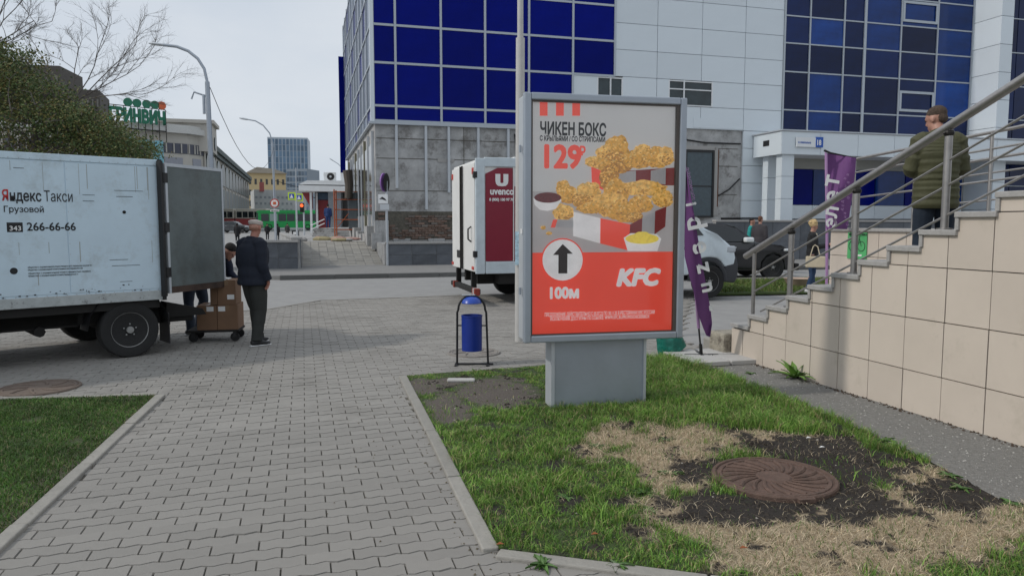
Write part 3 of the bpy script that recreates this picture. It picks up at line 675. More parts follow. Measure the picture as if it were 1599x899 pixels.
# ramp terrace on the far side of the stair, with its own railing
RT = empty('ramp_terrace', UV(2.97, 0), A, label='beige tiled terrace wall behind the stair beside the violet banner', cat='wall')
part('wall_core', MB().box((.03, -6, -.1), (6, 4.4, 1.49)), M_grout, RT)
for i in range(20):
    for j in range(4):
        slab(RT, 'wall_tile', M_tile, 0, .03, 4.41-(i+1)*.5+.004, 4.41-i*.5-.004, j*.375+.004, j*.375+.371)
for i in range(8):
    for j in range(4): slab(RT, 'wall_tile', M_tile, .035+i*.74+.004, .035+(i+1)*.74-.004, 4.4, 4.43, j*.375+.004, j*.375+.371)
part('coping', MB().bbox((-.04, -6, 1.492), (.3, 4.47, 1.54), .008), M_cop, RT); part('deck', MB().box((.3, -6, 1.5), (6, 4.4, 1.525)), M_slab, RT)
part('landing', MB().box((-.25, -3.4, 1.0), (.0-.01, -.35, 2.0)), M_tile, RT)
RR = empty('ramp_railing', UV(3.1, 0), A, label='steel railing with many bars on the terrace behind the stair', cat='railing')
for x, k in ((0, 0), (1.3, .12)):
    for i in range(7):
        v = 4.1-i*1.15; part('post', MB().tube([(x, v, 1.54), (x, v, 2.55+.08*i)], .021, 8), M_steel, RR, smooth=True)
    for dz in (1.0, .8, .42):
        part('rail', MB().tube([(x, 4.3, 1.56+dz-k), (x, 1.5, 1.56+dz+.16-k), (x, -3.4, 1.56+dz+.55-k)], .021 if dz > .9 else .014, 8), M_steel, RR, smooth=True)
part('rail', MB().tube([(-1.0, -.9, 3.05), (.2, -1.3, 3.1), (1.6, -1.0, 3.12)], .03, 10), M_steel, RR, smooth=True)
part('rail', MB().tube([(-.9, -.9, 2.75), (.2, -1.3, 2.78), (1.6, -1.0, 2.8)], .018, 10), M_steel, RR, smooth=True)
# green notice
pn = G(1324, 404); nk = (1339-799.5)/F
# point on the plane u=2.97
def on_u(px, u0):
    k = (px-799.5)/F; b = O0+u0*U; t = (k*b.y-b.x)/(V.x-k*V.y); return t
vs_ = on_u(1324, 2.97); ve_ = on_u(1354, 2.97)
yy = (UV(2.97, vs_).y+UV(2.97, ve_).y)/2
NG = empty('bicycle_notice', UV(2.955, vs_, H-(404-350)/F*yy), A-pi/2, label='green paper notice with a bicycle drawing taped on the beige wall', cat='notice')
wN, hN = abs(vs_-ve_), 41/F*yy
part('sheet', MB().box((0, 0, 0), (wN, .004, hN)), mat('notice_green', (.09, .42, .15), .5, var=.15, scale=5), NG)
m = MB()
def ring(m, cx, cz, r, t=.006, y=-.002, n=18): m.tube([(cx+r*cos(2*pi*i/n), y, cz+r*sin(2*pi*i/n)) for i in range(n+1)], t, 5)
q = wN/.30
ring(m, .08*q, hN*.48, .055*q, .005); ring(m, .22*q, hN*.48, .055*q, .005)
for a, b in [((.08, 0), (.11, .075)), ((.11, .075), (.19, .08)), ((.19, .08), (.22, 0)), ((.08, 0), (.14, 0)), ((.14, 0), (.11, .075)), ((.14, 0), (.19, .08)), ((.19, .08), (.18, .11)), ((.18, .11), (.205, .11)), ((.11, .075), (.105, .095)), ((.09, .095), (.12, .095))]:
    m.tube([(a[0]*q, -.002, hN*.48+a[1]*q), (b[0]*q, -.002, hN*.48+b[1]*q)], .004, 5)
part('bicycle_drawing', m, M_txt, NG); text('ВЕЛОПАРКОВКА', .034*q, M_txt, NG, (.02*q, -.003, hN*.88), bold=.001)
part('white_arrow', MB().prism([(.06*q, hN*.13), (.1*q, hN*.18), (.1*q, hN*.155), (.23*q, hN*.175), (.23*q, hN*.11), (.1*q, hN*.10), (.1*q, hN*.085)], -.003, .002, 'y'), M_wprint, NG)

# ---------------------------------------------------------------- far things on the left
def block(name, label, p, q, dep, z0, z1, m, cat='building'):
    d = q-p; t = empty(name, (p.x, p.y, z0), atan2(d.y, d.x), label=label, cat=cat)
    part('wall', MB().box((0, 0, -1), (d.length, dep, z1-z0)), m, t); return t, d.length, z1-z0
def winds(t, m, L_, nx, nz, z0, z1, fx=.6, fz=.6, y=-.06, name='window'):
    for i in range(nx):
        for j in range(nz):
            cx = (i+.5)*L_/nx; cz = z0+(j+.5)*(z1-z0)/nz; wx, wz = L_/nx*fx/2, (z1-z0)/nz*fz/2
            slab(t, name, m, cx-wx, cx+wx, y, .02, cz-wz, cz+wz)
M_cream = mat('cream_render', (.44, .42, .38), .8, var=.08, scale=.3); M_dgreen = mat('dark_green_glazing', (.02, .035, .03), .3, var=.4, rnd=.4)
M_tow = mat('tower_glass', (.10, .17, .25), .25, var=.15, scale=.1, rnd=.3); M_towf = mat('tower_frame', (.42, .47, .52), .6)
a, b = W(421, 345, 400), W(480, 345, 400)
t, L_, h_ = block('glass_tower', 'tall pale blue glass office tower on the skyline', Vector((a.x, 400, 0)), Vector((b.x, 404, 0)), 18, 0, W(450, 214, 400).z, M_towf)
winds(t, M_tow, L_, 11, 14, 2, h_-.8, .74, .93, -.12)
a, b = W(449, 345, 370), W(483, 345, 370)
t, L_, h_ = block('glass_annex', 'lower dark glass block in front of the skyline tower', Vector((a.x, 370, 0)), Vector((b.x, 368, 0)), 14, 0, W(450, 264, 370).z, mat('annex_frame', (.22, .26, .30), .6))
winds(t, mat('annex_glass', (.09, .13, .18), .3, rnd=.4), L_, 7, 9, 2, h_-.8, .75, .7, -.12)
a, b = W(388, 345, 250), W(441, 345, 250)
t, L_, h_ = block('yellow_house', 'yellow rendered house beyond the tram stop', Vector((a.x, 250, 0)), Vector((b.x, 255, 0)), 12, 0, W(450, 270, 250).z, mat('yellow_render', (.55, .43, .24), .8))
winds(t, M_glassd, L_, 7, 4, 3, h_-1, .4, .5)
part('roof', MB().prism([(-.5, h_), (L_+.5, h_), (L_*.7, h_+1.5), (L_*.25, h_+2)], -1, 12, 'y'), mat('dull_roof', (.36, .32, .26), .8), t)
a, b = W(398, 345, 200), W(452, 345, 200)
t, L_, h_ = block('pale_hall', 'pale grey low hall with rounded corner behind the green bus', Vector((a.x, 200, 0)), Vector((b.x, 204, 0)), 14, 0, W(450, 296, 200).z, mat('pale_stone', (.40, .41, .40), .8, var=.2, scale=.5))
part('rounded_corner', MB().lathe([(4, -1), (4, h_)], 20, Matrix.Translation((L_, 4, 0))), MATS['pale_stone'], t)
winds(t, mat('grey_window', (.22, .24, .25), .5), L_, 9, 4, 3, h_-1.2, .5, .35)
part('red_banner', MB().box((1.4, -.3, h_-.5), (2.6, -.1, h_+2)), mat('banner_red', (.35, .10, .09), .7), t)
part('green_awning', MB().prism([(2, 2.5), (9, 2.5), (8, 5), (3, 5)], -2.5, -.1, 'y'), mat('awning_green', (.06, .25, .17), .6), t)

# shopping centre: long side with green arches, curved white head, rooftop lettering
mA = Vector((-45.4, 110, 0)); mL = 92
mz = gz(0, 110); SIDE = empty('shopping_centre', mA+Vector((0, 0, 0)), atan2(V.y, V.x), label='cream shopping centre with rounded white corner and green glazed arches along the street', cat='building')
part('side_wall', MB().box((0, 0, -1), (mL, 30, 13.2)), M_cream, SIDE)
part('green_cornice', MB().box((-.4, -.9, 13.2), (mL, 30, 14.0)).box((0, -.5, 12.6), (mL, 0, 13.2)), mat('cornice_green', (.03, .05, .045), .6), SIDE)
nb_ = 13; bw = mL/nb_
for i in range(nb_):
    x = i*bw
    f = slab(SIDE, 'bay_window', M_dgreen, x+.5, x+bw-.5, -.12, .05, 1.0, 7.8)
    pts = [(x+.6, 8.4)]+[(x+bw/2-(bw/2-.6)*cos(pi*k/8), 10.2+2.1*sin(pi*k/8)) for k in range(9)]+[(x+bw-.6, 8.4)]
    part('arch_window', MB().prism(pts, -.2, .05, 'y'), M_dgreen, SIDE)
    for k in range(1, 3): slab(SIDE, 'glazing_bar', M_alul, x+.5+k*(bw-1)/3-.07, x+.5+k*(bw-1)/3+.07, -.15, -.12, 1.0, 7.8)
    part('pilaster', MB().box((x-.3, -.16, 0), (x+.3, .02, 12.6)).box((x-.45, -.22, 7.9), (x+.45, .0, 8.2)), M_cream, SIDE)
# curved head
cpts = [mA+Vector((0, 0, 0)), Vector((-46.5, 107, 0)), Vector((-49.5, 104.2, 0)), Vector((-54, 102, 0)), Vector((-60, 100.5, 0)), Vector((-68, 99.5, 0))]
HZ = 15.6
for i, (p, q) in enumerate(zip(cpts[:-1], cpts[1:])):
    d = p-q; Mx = Matrix.Translation(q) @ Matrix.Rotation(atan2(d.y, d.x), 4, 'Z'); Li = d.length
    iv = SIDE.matrix_world.inverted() if False else (Matrix.Translation(mA) @ Matrix.Rotation(atan2(V.y, V.x), 4, 'Z')).inverted()
    MM = iv @ Mx
    part('head_wall', MB().box((0, 0, -1), (Li, 8, HZ-1.2), MM), M_white if False else M_cream, SIDE)
    part('cornice', MB().box((-.2, -.8, HZ-1.2), (Li+.2, 8, HZ-.4), MM).box((-.1, -.4, HZ-.4), (Li+.1, 8, HZ), MM), mat('white_stone', (.52, .52, .50), .7), SIDE)
    part('window_band', MB().box((.1, -.1, HZ-4.0), (Li-.1, .1, HZ-2.6), MM), mat('slate_window', (.06, .065, .09), .4), SIDE)
    n = max(2, int(Li/.9)); part('band_mullions', MB().box((0, -.2, HZ-3.9), (.14, -.1, HZ-2.7), MM @ Matrix.Translation((Li*.5, 0, 0))), M_cream, SIDE)
    for k in range(n): part('band_mullion', MB().box((k*Li/n, -.22, HZ-3.95), (k*Li/n+.16, -.1, HZ-2.65), MM), M_cream, SIDE)
    part('lower_glazing', MB().box((.8, -.1, HZ-9), (Li-.8, .1, HZ-4.6), MM), mat('hazy_glazing', (.26, .27, .31), .35), SIDE)
part('attic_block', MB().box((-1.0, -1.2, 12.2), (5.5, 6, 16.2)).box((-1.4, -1.6, 16.2), (6, 6.4, 16.7)), M_cream, SIDE)
part('round_window', MB().lathe([(1, 0), (1, .1)], 16, Matrix.Translation((2.4, -1.25, 13.6)) @ Matrix.Rotation(pi/2, 4, 'X')), M_dgreen, SIDE)
# rooftop sign
sg0 = W(171, 196, 99); sg1 = W(259, 195, 104)
M_sgreen = mat('sign_green', (.012, .16, .09), .5); M_sor = mat('sign_orange', (.62, .12, .04), .5)
RS = empty('rooftop_sign', (sg0.x, sg0.y, sg0.z), atan2(sg1.y-sg0.y, sg1.x-sg0.x), label='green rooftop lettering under four green discs and one orange disc', cat='sign')
LS = (sg1-sg0).length
hgt = 3.0
o = text('Гринвич'.upper(), 2.35, M_sgreen, RS, (0, 0, .75), bold=.13, ext=.12, name='lettering'); o.scale.x = LS/max(o.dimensions.x, .1)*.98
for i, px in enumerate((200, 214, 229, 242, 253)):
    x = LS*(px-171)/88; part('disc', MB().lathe([(0, -.1), (.56, -.1), (.56, .1), (0, .1)], 20, Matrix.Translation((x, 0, 3.3)) @ Matrix.Rotation(pi/2, 4, 'X')), M_sor if i == 4 else M_sgreen, RS)
m = MB(); m.box((0, .1, -.25), (LS, .2, -.1)).box((0, .1, 2.75), (LS, .2, 2.85))
for i in range(9): m.box((i*LS/8, .12, -1.6), (i*LS/8+.08, .2, 2.8))
part('frame', m, M_under, RS)
bl = empty('blue_banner', W(150, 240, 92), .3, label='pale blue hoarding half hidden behind the tree', cat='hoarding'); 
for i in range(5): part('panel', MB().box((i*1.6, 0, -1), (i*1.6+1.2, .2, 1.5-.5*(i % 2)+.3*i % .9)), mat('banner_cyan', (.18, .42, .50), .6), bl)
M_brn = mat('brown_block', (.085, .075, .065), .8, var=.2, scale=.3)
for i, (x0, x1, y, d, lb) in enumerate([(-30, 92, 98, 150, 'tall dark brown block behind the leafy tree'), (88, 152, 137, 145, 'lower dark brown block right behind the leafy tree')]):
    a, b = W(x0, 345, d), W(x1, 345, d); t, L_, h_ = block('brown_block', lb, Vector((a.x, d, 0)), Vector((b.x, d+3, 0)), 12, 0, W(x1, y, d).z, M_brn)
    winds(t, mat('brown_window', (.16, .15, .13), .3, rnd=.3), L_, 10, 8, 3, h_-1, .35, .5)
# ---------------------------------------------------------------- lightbox with food poster
SA = radians(12); SD = Vector((cos(SA), sin(SA), 0)); S0 = Vector((.097, 6.18, 0))
LB = empty('advertising_lightbox', S0, SA, label='tall city lightbox with a red and grey fried chicken poster on a grey stand', cat='advertising board')
FW, FH0, FH1, TH = 1.44, .597, 2.68, .25
def SP(px, py):
    k = (px-799.5)/F; s = (k*6.18-.097)/(.978-.208*k); return s, H+(350-py)/F*(6.18+.208*s)
part('stand', MB().bbox((.267, .05, -.05), (1.114, .22, FH0), .006), M_alu, LB)
part('stand_edge', MB().box((.255, .035, -.05), (.285, .235, FH0-.002)).box((1.1, .035, -.05), (1.125, .235, FH0-.002)), M_alul, LB)
part('cabinet', MB().bbox((.012, .03, FH0+.01), (FW-.012, TH, FH1-.01), .012), M_alul, LB)
m = MB(); b_ = .06
m.bbox((0, -.03, FH0), (b_, .04, FH1), .01).bbox((FW-b_, -.03, FH0), (FW, .04, FH1), .01).bbox((b_, -.03, FH1-b_), (FW-b_, .04, FH1), .01).bbox((b_, -.03, FH0), (FW-b_, .04, FH0+b_), .01)
part('door_frame', m, M_alu, LB)
m = MB(); i0, i1, j0, j1 = b_, FW-b_, FH0+b_, FH1-b_
for a, b in (((i0, -.012, j0), (i0+.014, .02, j1)), ((i1-.03, -.012, j0), (i1, .02, j1)), ((i0, -.011, j1-.012), (i1, .02, j1)), ((i0, -.011, j0), (i1, .02, j0+.01))): m.box(a, b)
part('gasket', m, mat('brown_gasket', (.09, .075, .065), .6), LB)
part('hinge', MB().tube([(-.008, .1, 1.0), (-.008, .1, 1.06)], .012, 8).tube([(-.008, .1, 2.2), (-.008, .1, 2.26)], .012, 8), M_alu, LB)
px0, px1 = i0+.014, i1-.03
zb = SP(900, 394)[1]
M_pgrey = mat('poster_grey', (.60, .585, .57), .45, var=.05, scale=1.2, emit=.27); M_pred = mat('poster_red', (.70, .066, .038), .45, var=.05, scale=1.5, emit=.5); M_pred2 = mat('poster_dark_red', (.26, .022, .022), .45, var=.05, emit=.16)
PO = part('poster', MB().box((px0, .006, zb), (px1, .012, j1)), M_pgrey, LB)
part('poster_lower', MB().box((px0, .0055, j0), (px1, .012, zb-.001)), M_pred, PO)
LY = [.0050]
PO.location.y = .014
def flat(name, pts, m, par=PO, dy=.0006, smooth=False):
    LY[0] -= .00005; y = LY[0]
    q = [SP(*p) for p in pts]
    return part(name, MB().prism(q, y-.00001, y+.00002, 'y'), m, par)
part('table_shade', MB().box((px0, .0045, zb+.001), (px1, .0056, SP(900, 300)[1])), mat('poster_table_grey', (.50, .465, .455), .5, var=.08, scale=2, emit=.25), PO)
for x in (843, 868, 893): flat('red_stripe', [(x, 160), (x+12, 160), (x+12, 184), (x, 184)], M_pred)
def ptxt(s, px, py, size, m, sx=1, bold=.0, shear=0, spc=1, name='lettering'):
    x, z = SP(px, py); LY[0] -= .0002
    return text(s, size, m, PO, (x, LY[0], z), bold=bold, sx=sx, shear=shear, ext=.00001, spc=spc, name=name)
def fit(o, wpx, px, py):                              # squeeze the line of print to its width on the poster
    x0, _ = SP(px, py); x1, _ = SP(px+wpx, py); o.scale.x *= (x1-x0)/max(max(v.co.x for v in o.data.vertices)-min(v.co.x for v in o.data.vertices), .001)/o.scale.x
s_ = .00545                                          # metres per photo pixel on the poster
fit(ptxt('ЧИКЕН БОКС', 843, 212, 19*s_/.73, M_txt, bold=.005), 102, 843, 212)
fit(ptxt('С КРЫЛЬЯМИ / СО СТРИПСАМИ', 843, 221.5, 7.6*s_/.73, M_txt, bold=.002), 101, 843, 221)
fit(ptxt('129', 843, 262, 35*s_/.73, M_pred, bold=.011), 58, 844, 262)
fit(ptxt('₽', 903, 247, 17*s_/.73, M_pred, bold=.004), 11, 903, 243)
def circ(px, py, r, n=32): return [(px+r*cos(2*pi*k/n), py+r*1.02*sin(2*pi*k/n)) for k in range(n)]
# chicken, boxes and dips as flat print
M_chk = [mat('print_chicken_%s' % n_, c, .6, var=.6, scale=s2, dirt=d_, dscale=30, dthr=.54, emit=.36) for n_, c, s2, d_ in (('gold', (.66, .34, .055), 30, (.34, .14, .02)), ('light', (.78, .46, .12), 24, (.50, .24, .05)), ('deep', (.46, .21, .04), 34, (.28, .11, .02)), ('highlight', (.80, .54, .19), 24, (.66, .38, .11)))]
def blob(px, py, rx, ry, n=46, j=.16, seed=0, a=0):
    rnd = random.Random(seed); r = []; ph = [rnd.random()*6.3 for _ in range(4)]
    for k in range(n):
        t = 2*pi*k/n; f = 1-j*.5-j*(.30*sin(3*t+ph[0])+.26*sin(5*t+ph[1])+.2*sin(9*t+ph[2])+.16*sin(14*t+ph[3]))-.03*rnd.random(); x, y = rx*f*cos(t), ry*f*sin(t); r.append((px+x*cos(a)-y*sin(a), py+x*sin(a)+y*cos(a)))
    return r
def chick(lst, sd):
    for k, (x, y, rx, ry, c) in enumerate(lst):
        x_ = min(x, 1052-rx*.98); flat('chicken_print', blob(x_, y, rx, ry, seed=sd+k), M_chk[c])
        rr = random.Random(sd*7+k); vs = []; fs = []; mi = []
        for q in range(80):                            # craggy coating, printed light above and dark below
            a = rr.random()*6.28; f = rr.random()**.5*.86; cx, cy = x_+rx*f*cos(a), y+ry*f*sin(a); LY[0] -= .000003
            ra, rb = rr.uniform(.7, 1.6)+rx*.05, rr.uniform(.4, .9)+ry*.04; an = rr.uniform(-.9, .9); o = len(vs)
            for g in range(8):
                tt = g*pi/4; w_ = rr.uniform(.65, 1.1); ex, ey = ra*w_*cos(tt), rb*w_*sin(tt); s1, z1 = SP(cx+ex*cos(an)-ey*sin(an), cy+ex*sin(an)+ey*cos(an)); vs.append((s1, LY[0], z1))
            fs.append(tuple(range(o, o+8))); tone = -(cy-y)/ry*.9-(cx-x_)/rx*.35+rr.gauss(0, .55); mi.append(3 if tone > .85 else 1 if tone > .1 else 0 if tone > -.6 else 2)
        me = bpy.data.meshes.new('crumb_print'); me.from_pydata(vs, [], fs)
        for mm in M_chk: me.materials.append(mm)
        me.polygons.foreach_set('material_index', mi); link('crumb_print', me, None, PO)
def P6(x, y): return (800+x*.2891, 140+y*.2891)       # zoomed study -> photo pixels
flat('box_print', [P6(570, 445), P6(875, 425), P6(875, 520), P6(700, 520), P6(590, 500)], M_pred2)
for a, b in ((575, 665), (745, 825)): flat('box_stripe_print', [P6(a, 450-(a-575)*.05), P6(b, 450-(b-575)*.1), P6(b, 515), P6(a, 505)], M_wprint if False else mat('print_pale', (.50, .48, .48), .5, emit=.16))
chick([(*P6(560, 330), 22, 24, 0), (*P6(500, 345), 16, 12, 1), (*P6(570, 400), 28, 18, 2), (*P6(680, 380), 28, 16, 0), (*P6(700, 330), 14, 9, 1), (*P6(770, 370), 24, 18, 0), (*P6(845, 365), 14, 16, 1)], 3)
flat('box_print', [P6(425, 420), P6(500, 450), P6(490, 545), P6(430, 515)], M_pred); chick([(*P6(445, 395), 17, 10, 1), (*P6(490, 410), 13, 10, 0)], 21)
chick([(*P6(700, 535), 42, 13, 1), (*P6(820, 590), 18, 15, 1), (*P6(520, 480), 17, 20, 2), (*P6(275, 540), 12, 16, 0), (*P6(300, 570), 18, 15, 0), (*P6(410, 570), 24, 22, 1), (*P6(370, 600), 16, 12, 2), (*P6(690, 620), 22, 15, 0), (*P6(560, 560), 22, 24, 0), (*P6(520, 620), 32, 20, 1), (*P6(430, 640), 26, 10, 0), (*P6(600, 660), 28, 18, 0), (*P6(660, 690), 14, 9, 2)], 40)
flat('box_print', [P6(328, 660), P6(476, 695), P6(476, 830), P6(330, 790)], mat('print_white', (.74, .71, .70), .5, emit=.38))
flat('box_print', [P6(476, 695), P6(637, 728), P6(628, 868), P6(476, 830)], M_pred)
flat('box_print', [P6(637, 728), P6(702, 692), P6(700, 765), P6(628, 868)], M_pred2)
flat('box_stripe_print', [P6(702, 692), P6(770, 658), P6(768, 780), P6(700, 790)], MATS['print_pale']); flat('box_print', [P6(770, 658), P6(830, 632), P6(826, 740), P6(768, 782)], M_pred2)
chick([(*P6(275, 665), 18, 15, 1), (*P6(168, 745), 4, 3, 0), (*P6(200, 775), 5, 2.5, 1)], 77)
flat('box_stripe_print', [P6(215, 740), P6(330, 745), P6(330, 705), P6(240, 700)], MATS['print_pale']); flat('box_print', [P6(208, 745), P6(232, 745), P6(245, 702), P6(222, 702)], M_pred)
flat('dip_bowl_print', [P6(115, 590), P6(122, 625), P6(150, 650), P6(190, 656), P6(235, 645), P6(265, 600), P6(262, 585)], MATS['print_white'])
flat('dip_print', [(P6(192, 585)[0]+x, P6(192, 585)[1]+y) for x, y in [(21*cos(2*pi*k/24), 8*sin(2*pi*k/24)) for k in range(24)]], mat('print_ketchup', (.27, .03, .03), .4, var=.3, scale=40))
flat('dip_bowl_print', [P6(602, 800), P6(625, 872), P6(785, 872), P6(805, 805), P6(780, 780), P6(640, 775)], MATS['print_white'])
flat('dip_print', [(P6(702, 805)[0]+x, P6(702, 805)[1]+y) for x, y in [(26*cos(2*pi*k/24), (8+(3 if k in (17, 18, 19) else 0))*sin(2*pi*k/24)) for k in range(24)]], mat('print_yellow', (.86, .66, .10), .4, var=.15, scale=30, emit=.36))
# lower half
flat('circle_rim', circ(879, 406, 33.5), M_pred); flat('circle', circ(879, 406, 31.5), mat('print_circle', (.74, .72, .71), .5, emit=.38))
flat('arrow', [(872.5, 427), (872.5, 398), (864, 398), (879, 381), (895, 396), (886.5, 396), (886.5, 427)], mat('print_brown', (.05, .03, .028), .5))
M_pw = MATS['print_circle']
fit(ptxt('100м', 856, 466, 17.5*s_/.73, M_pw, bold=.007), 46, 856, 466)
fit(ptxt('KFC', 963, 445.5, 26*s_/.73, M_pw, bold=.013, shear=.22), 70, 963, 445)
fit(ptxt('ПРЕДЛОЖЕНИЕ ДЕЙСТВИТЕЛЬНО С 05.07.22 ПО 30.11.22 В РЕСТОРАНАХ KFC РОССИИ', 851, 495, 6*s_/.73, M_pw, bold=.0006), 173, 851, 495)
fit(ptxt('ИСКЛЮЧЕНИЯ ДОСТУПНЫ ПО ССЫЛКЕ: WWW.KFC.RU/PROMO/CHICKENBOX', 860, 501.5, 6*s_/.73, M_pw, bold=.0006), 156, 860, 501)
part('glass_pane', MB().box((i0+.002, -.0085, j0+.002), (i1-.002, -.0065, j1-.002)), pane_mat('poster_glass', (.96, .965, .97), .02), LB)
o = part('sticker', MB().box((-.002, .06, 1.52), (.008, .11, 1.56)), M_wprint, LB)

# ---------------------------------------------------------------- wheels
def wheel(par, x, y, z, r, wd, ax='y', rimm=None, nh=10, face=-1):
    t = link('wheel', None, None, par, (x, y, z)); R = Matrix.Rotation(pi/2*(-face), 4, 'X') if ax == 'y' else Matrix.Identity(4)
    # local z of lathe -> outward
    R = Matrix.Rotation(pi/2, 4, 'X') if face < 0 else Matrix.Rotation(-pi/2, 4, 'X')
    part('tyre', MB().lathe([(r*.62, -wd), (r*.93, -wd), (r, -wd*.8), (r, -wd*.12), (r*.96, -.0), (r*.7, .005), (r*.62, -.012)], 36, R), M_rub, t, smooth=True)
    m = MB().lathe([(0, -.05), (r*.28, -.05), (r*.3, -.02), (r*.42, -.045), (r*.5, -.06), (r*.56, -.03), (r*.63, -.004), (r*.63, -.03)], 32, R)
    part('rim', m, rimm or M_rim, t, smooth=True)
    m = MB()
    for k in range(nh):
        a = 2*pi*k/nh; m.lathe([(0, -.045), (r*.045, -.045), (0, -.04)], 8, R @ Matrix.Translation((r*.46*cos(a), r*.46*sin(a), .002)))
    part('rim_hole', m, M_black, t)
    m = MB().lathe([(0, -.05), (r*.13, -.05), (r*.12, .01), (0, .015)], 16, R)
    for k in range(5):
        a = 2*pi*k/5+.3; m.lathe([(0, -.05), (r*.03, -.05), (r*.03, -.005), (0, -.0)], 6, R @ Matrix.Translation((r*.21*cos(a), r*.21*sin(a), 0)))
    part('hub', m, M_rim, t); return t

# ---------------------------------------------------------------- delivery truck on the left
TP = Vector((-4.57, 8.76, 0)); TAng = radians(44); TX = Vector((cos(TAng), sin(TAng), 0)); TY = Vector((-sin(TAng), cos(TAng), 0))
TK = empty('box_truck', TP, TAng, label='white box truck with its rear door swung open parked on the paving at left', cat='truck')
def TS(px, py):                                       # point on the near side of the box
    k = (px-799.5)/F; s = (k*TP.y-TP.x)/(TX.x-k*TX.y); p = TP+s*TX; return s, W(px, py, p.y).z
BX0, BX1, BZ0, BZ1 = -3.35, .40, .70, 2.36
M_tbox = mat('truck_white_panel', (.57, .70, .79), .45, var=.07, scale=2, dirt=(.45, .53, .57), dscale=1.8, dthr=.52)
M_tdirt = mat('truck_dirty_edge', (.42, .45, .45), .8, var=.15, scale=12, dirt=(.045, .035, .03), dscale=14, dthr=.56)
part('box_body', MB().bbox((BX0, 0, BZ0), (BX1-.02, 2.1, BZ1), .012), M_tbox, TK)
for a, b in ((BX0, -2.6), (-2.595, -1.33), (-1.325, -.62), (-.615, BX1-.03)):
    part('side_panel', MB().bbox((a+.002, -.006, BZ0+.12), (b-.002, .004, BZ1-.07), .002), M_tbox, TK)
part('bottom_rail', MB().bbox((BX0, -.014, BZ0-.02), (BX1-.02, .03, BZ0+.095), .006), M_tdirt, TK); part('top_rail', MB().bbox((BX0, -.014, BZ1-.06), (BX1-.02, .04, BZ1+.015), .006), M_tbox, TK)
m = MB()
for x, z, l in ((-.45, 1.93, .2), (-.45, 1.86, .15), (-.12, 1.99, .35), (-.1, 1.92, .28), (-.2, 1.18, .33), (-.18, 1.11, .35), (-.1, .92, .18), (-1.1, 2.2, .1)):
    m.box((x, -.0085, z), (x+l*random.uniform(.6, 1), -.004, z+random.uniform(.003, .006)))
part('scratch', m, M_under, TK)
m = MB()
for i in range(70):
    x = random.uniform(BX0, BX1-.05); z = BZ0+.1+abs(random.gauss(0, .035)); s = random.uniform(.004, .014); m.box((x, -.009, z), (x+s*1.6, -.003, z+s))
part('rust_spots', m, M_under, TK, kind='stuff')
m = MB()
for i in range(38):
    for z in (BZ0+.105, BZ1-.045): m.ell((BX0+.05+i*.098, -.007 if z < 1 else -.014, z), (.006, .004, .006), 6, 4)
for x in (-2.6, -1.33, -.62):
    for k in range(12): m.ell((x+.02, -.006, BZ0+.2+k*.12), (.005, .004, .005), 6, 4)
part('rivets', m, M_alul, TK, kind='stuff')
m = MB()
for i in range(26):
    x = random.uniform(BX0, BX1-.05); z = random.choice([BZ1-.08, BZ0+.35, 1.4]); l = random.uniform(.08, .4); m.box((x, -.0072, z-l), (x+random.uniform(.003, .010), -.005, z))
part('grime_streak', m, mat('grime', (.36, .38, .37), .8), TK, kind='stuff')
m = MB().lathe([(0, 0), (.02, 0), (.02, .005), (0, .006)], 10, Matrix.Translation((-.02, -.005, 1.74)) @ Matrix.Rotation(pi/2, 4, 'X')); part('plug', m, M_under, TK)
def ttxt(s, px, py, wpx, hpx, m, bold=0, **k):
    x, z = TS(px, py); x1, _ = TS(px+wpx, py); sc = .00762*(8.76+(x)*.69)/8.76
    o = text(s, hpx*sc/.73, m, TK, (x, -.009, z), bold=bold, ext=.0008, **k); wd = max(v.co.x for v in o.data.vertices)-min(v.co.x for v in o.data.vertices); o.scale.x = (x1-x)/wd; return o
ttxt('Я', 8, 313, 10, 17, mat('print_red', (.5, .02, .02), .5), .0028); ttxt('ндекс', 19.5, 313.5, 49, 17, M_txt, .0028); ttxt('Такси', 73, 314.5, 44, 17, M_txt, .0)
ttxt('Грузовой', 9, 331, 62, 9.5, M_txt, .001)
x, z = TS(13, 362.5); x1, z1 = TS(38, 349); part('badge', MB().bbox((x, -.0085, z), (x1, -.002, z1+.012), .003), M_txt, TK); ttxt('343', 16.5, 360, 18, 7.5, M_wprint, .001).location.y = -.0105
ttxt('266-66-66', 44, 360, 76, 13, M_txt, .002)
x, z = TS(20, 423); part('round_mark', MB().lathe([(0, 0), (.036, 0), (.036, .002), (0, .003)], 20, Matrix.Translation((x, -.006, z)) @ Matrix.Rotation(pi/2, 4, 'X')), M_txt, TK)
for j, (yy_, l) in enumerate(((417, 100), (421, 86), (426.5, 98), (430.5, 78))): ttxt('общество с ограниченной ответственностью перевозка грузов по городу'[:60-j*6], 42, yy_+1.5, l, 2.6, M_under)
part('rear_frame', MB().box((BX1-.03, -.015, BZ0-.03), (BX1+.02, .06, BZ1+.02)).box((BX1-.03, .06, BZ1-.05), (BX1+.02, 2.05, BZ1+.02)).box((BX1-.03, .06, BZ0-.03), (BX1+.02, 2.05, BZ0+.03)).box((BX1-.03, 2.04, BZ0-.03), (BX1+.02, 2.11, BZ1+.02)), M_black, TK)
part('interior_shade_sheet', MB().box((BX1-.02, .07, BZ0+.03), (BX1-.005, 2.03, BZ1-.06)), mat('painted_interior_shade', (.02, .02, .02), .9), TK)  # dark sheet across the rear frame; its colour stands for shade inside the box
dt = link('rear_door', None, None, TK, (BX1+.03, -.03, 0), radians(28))
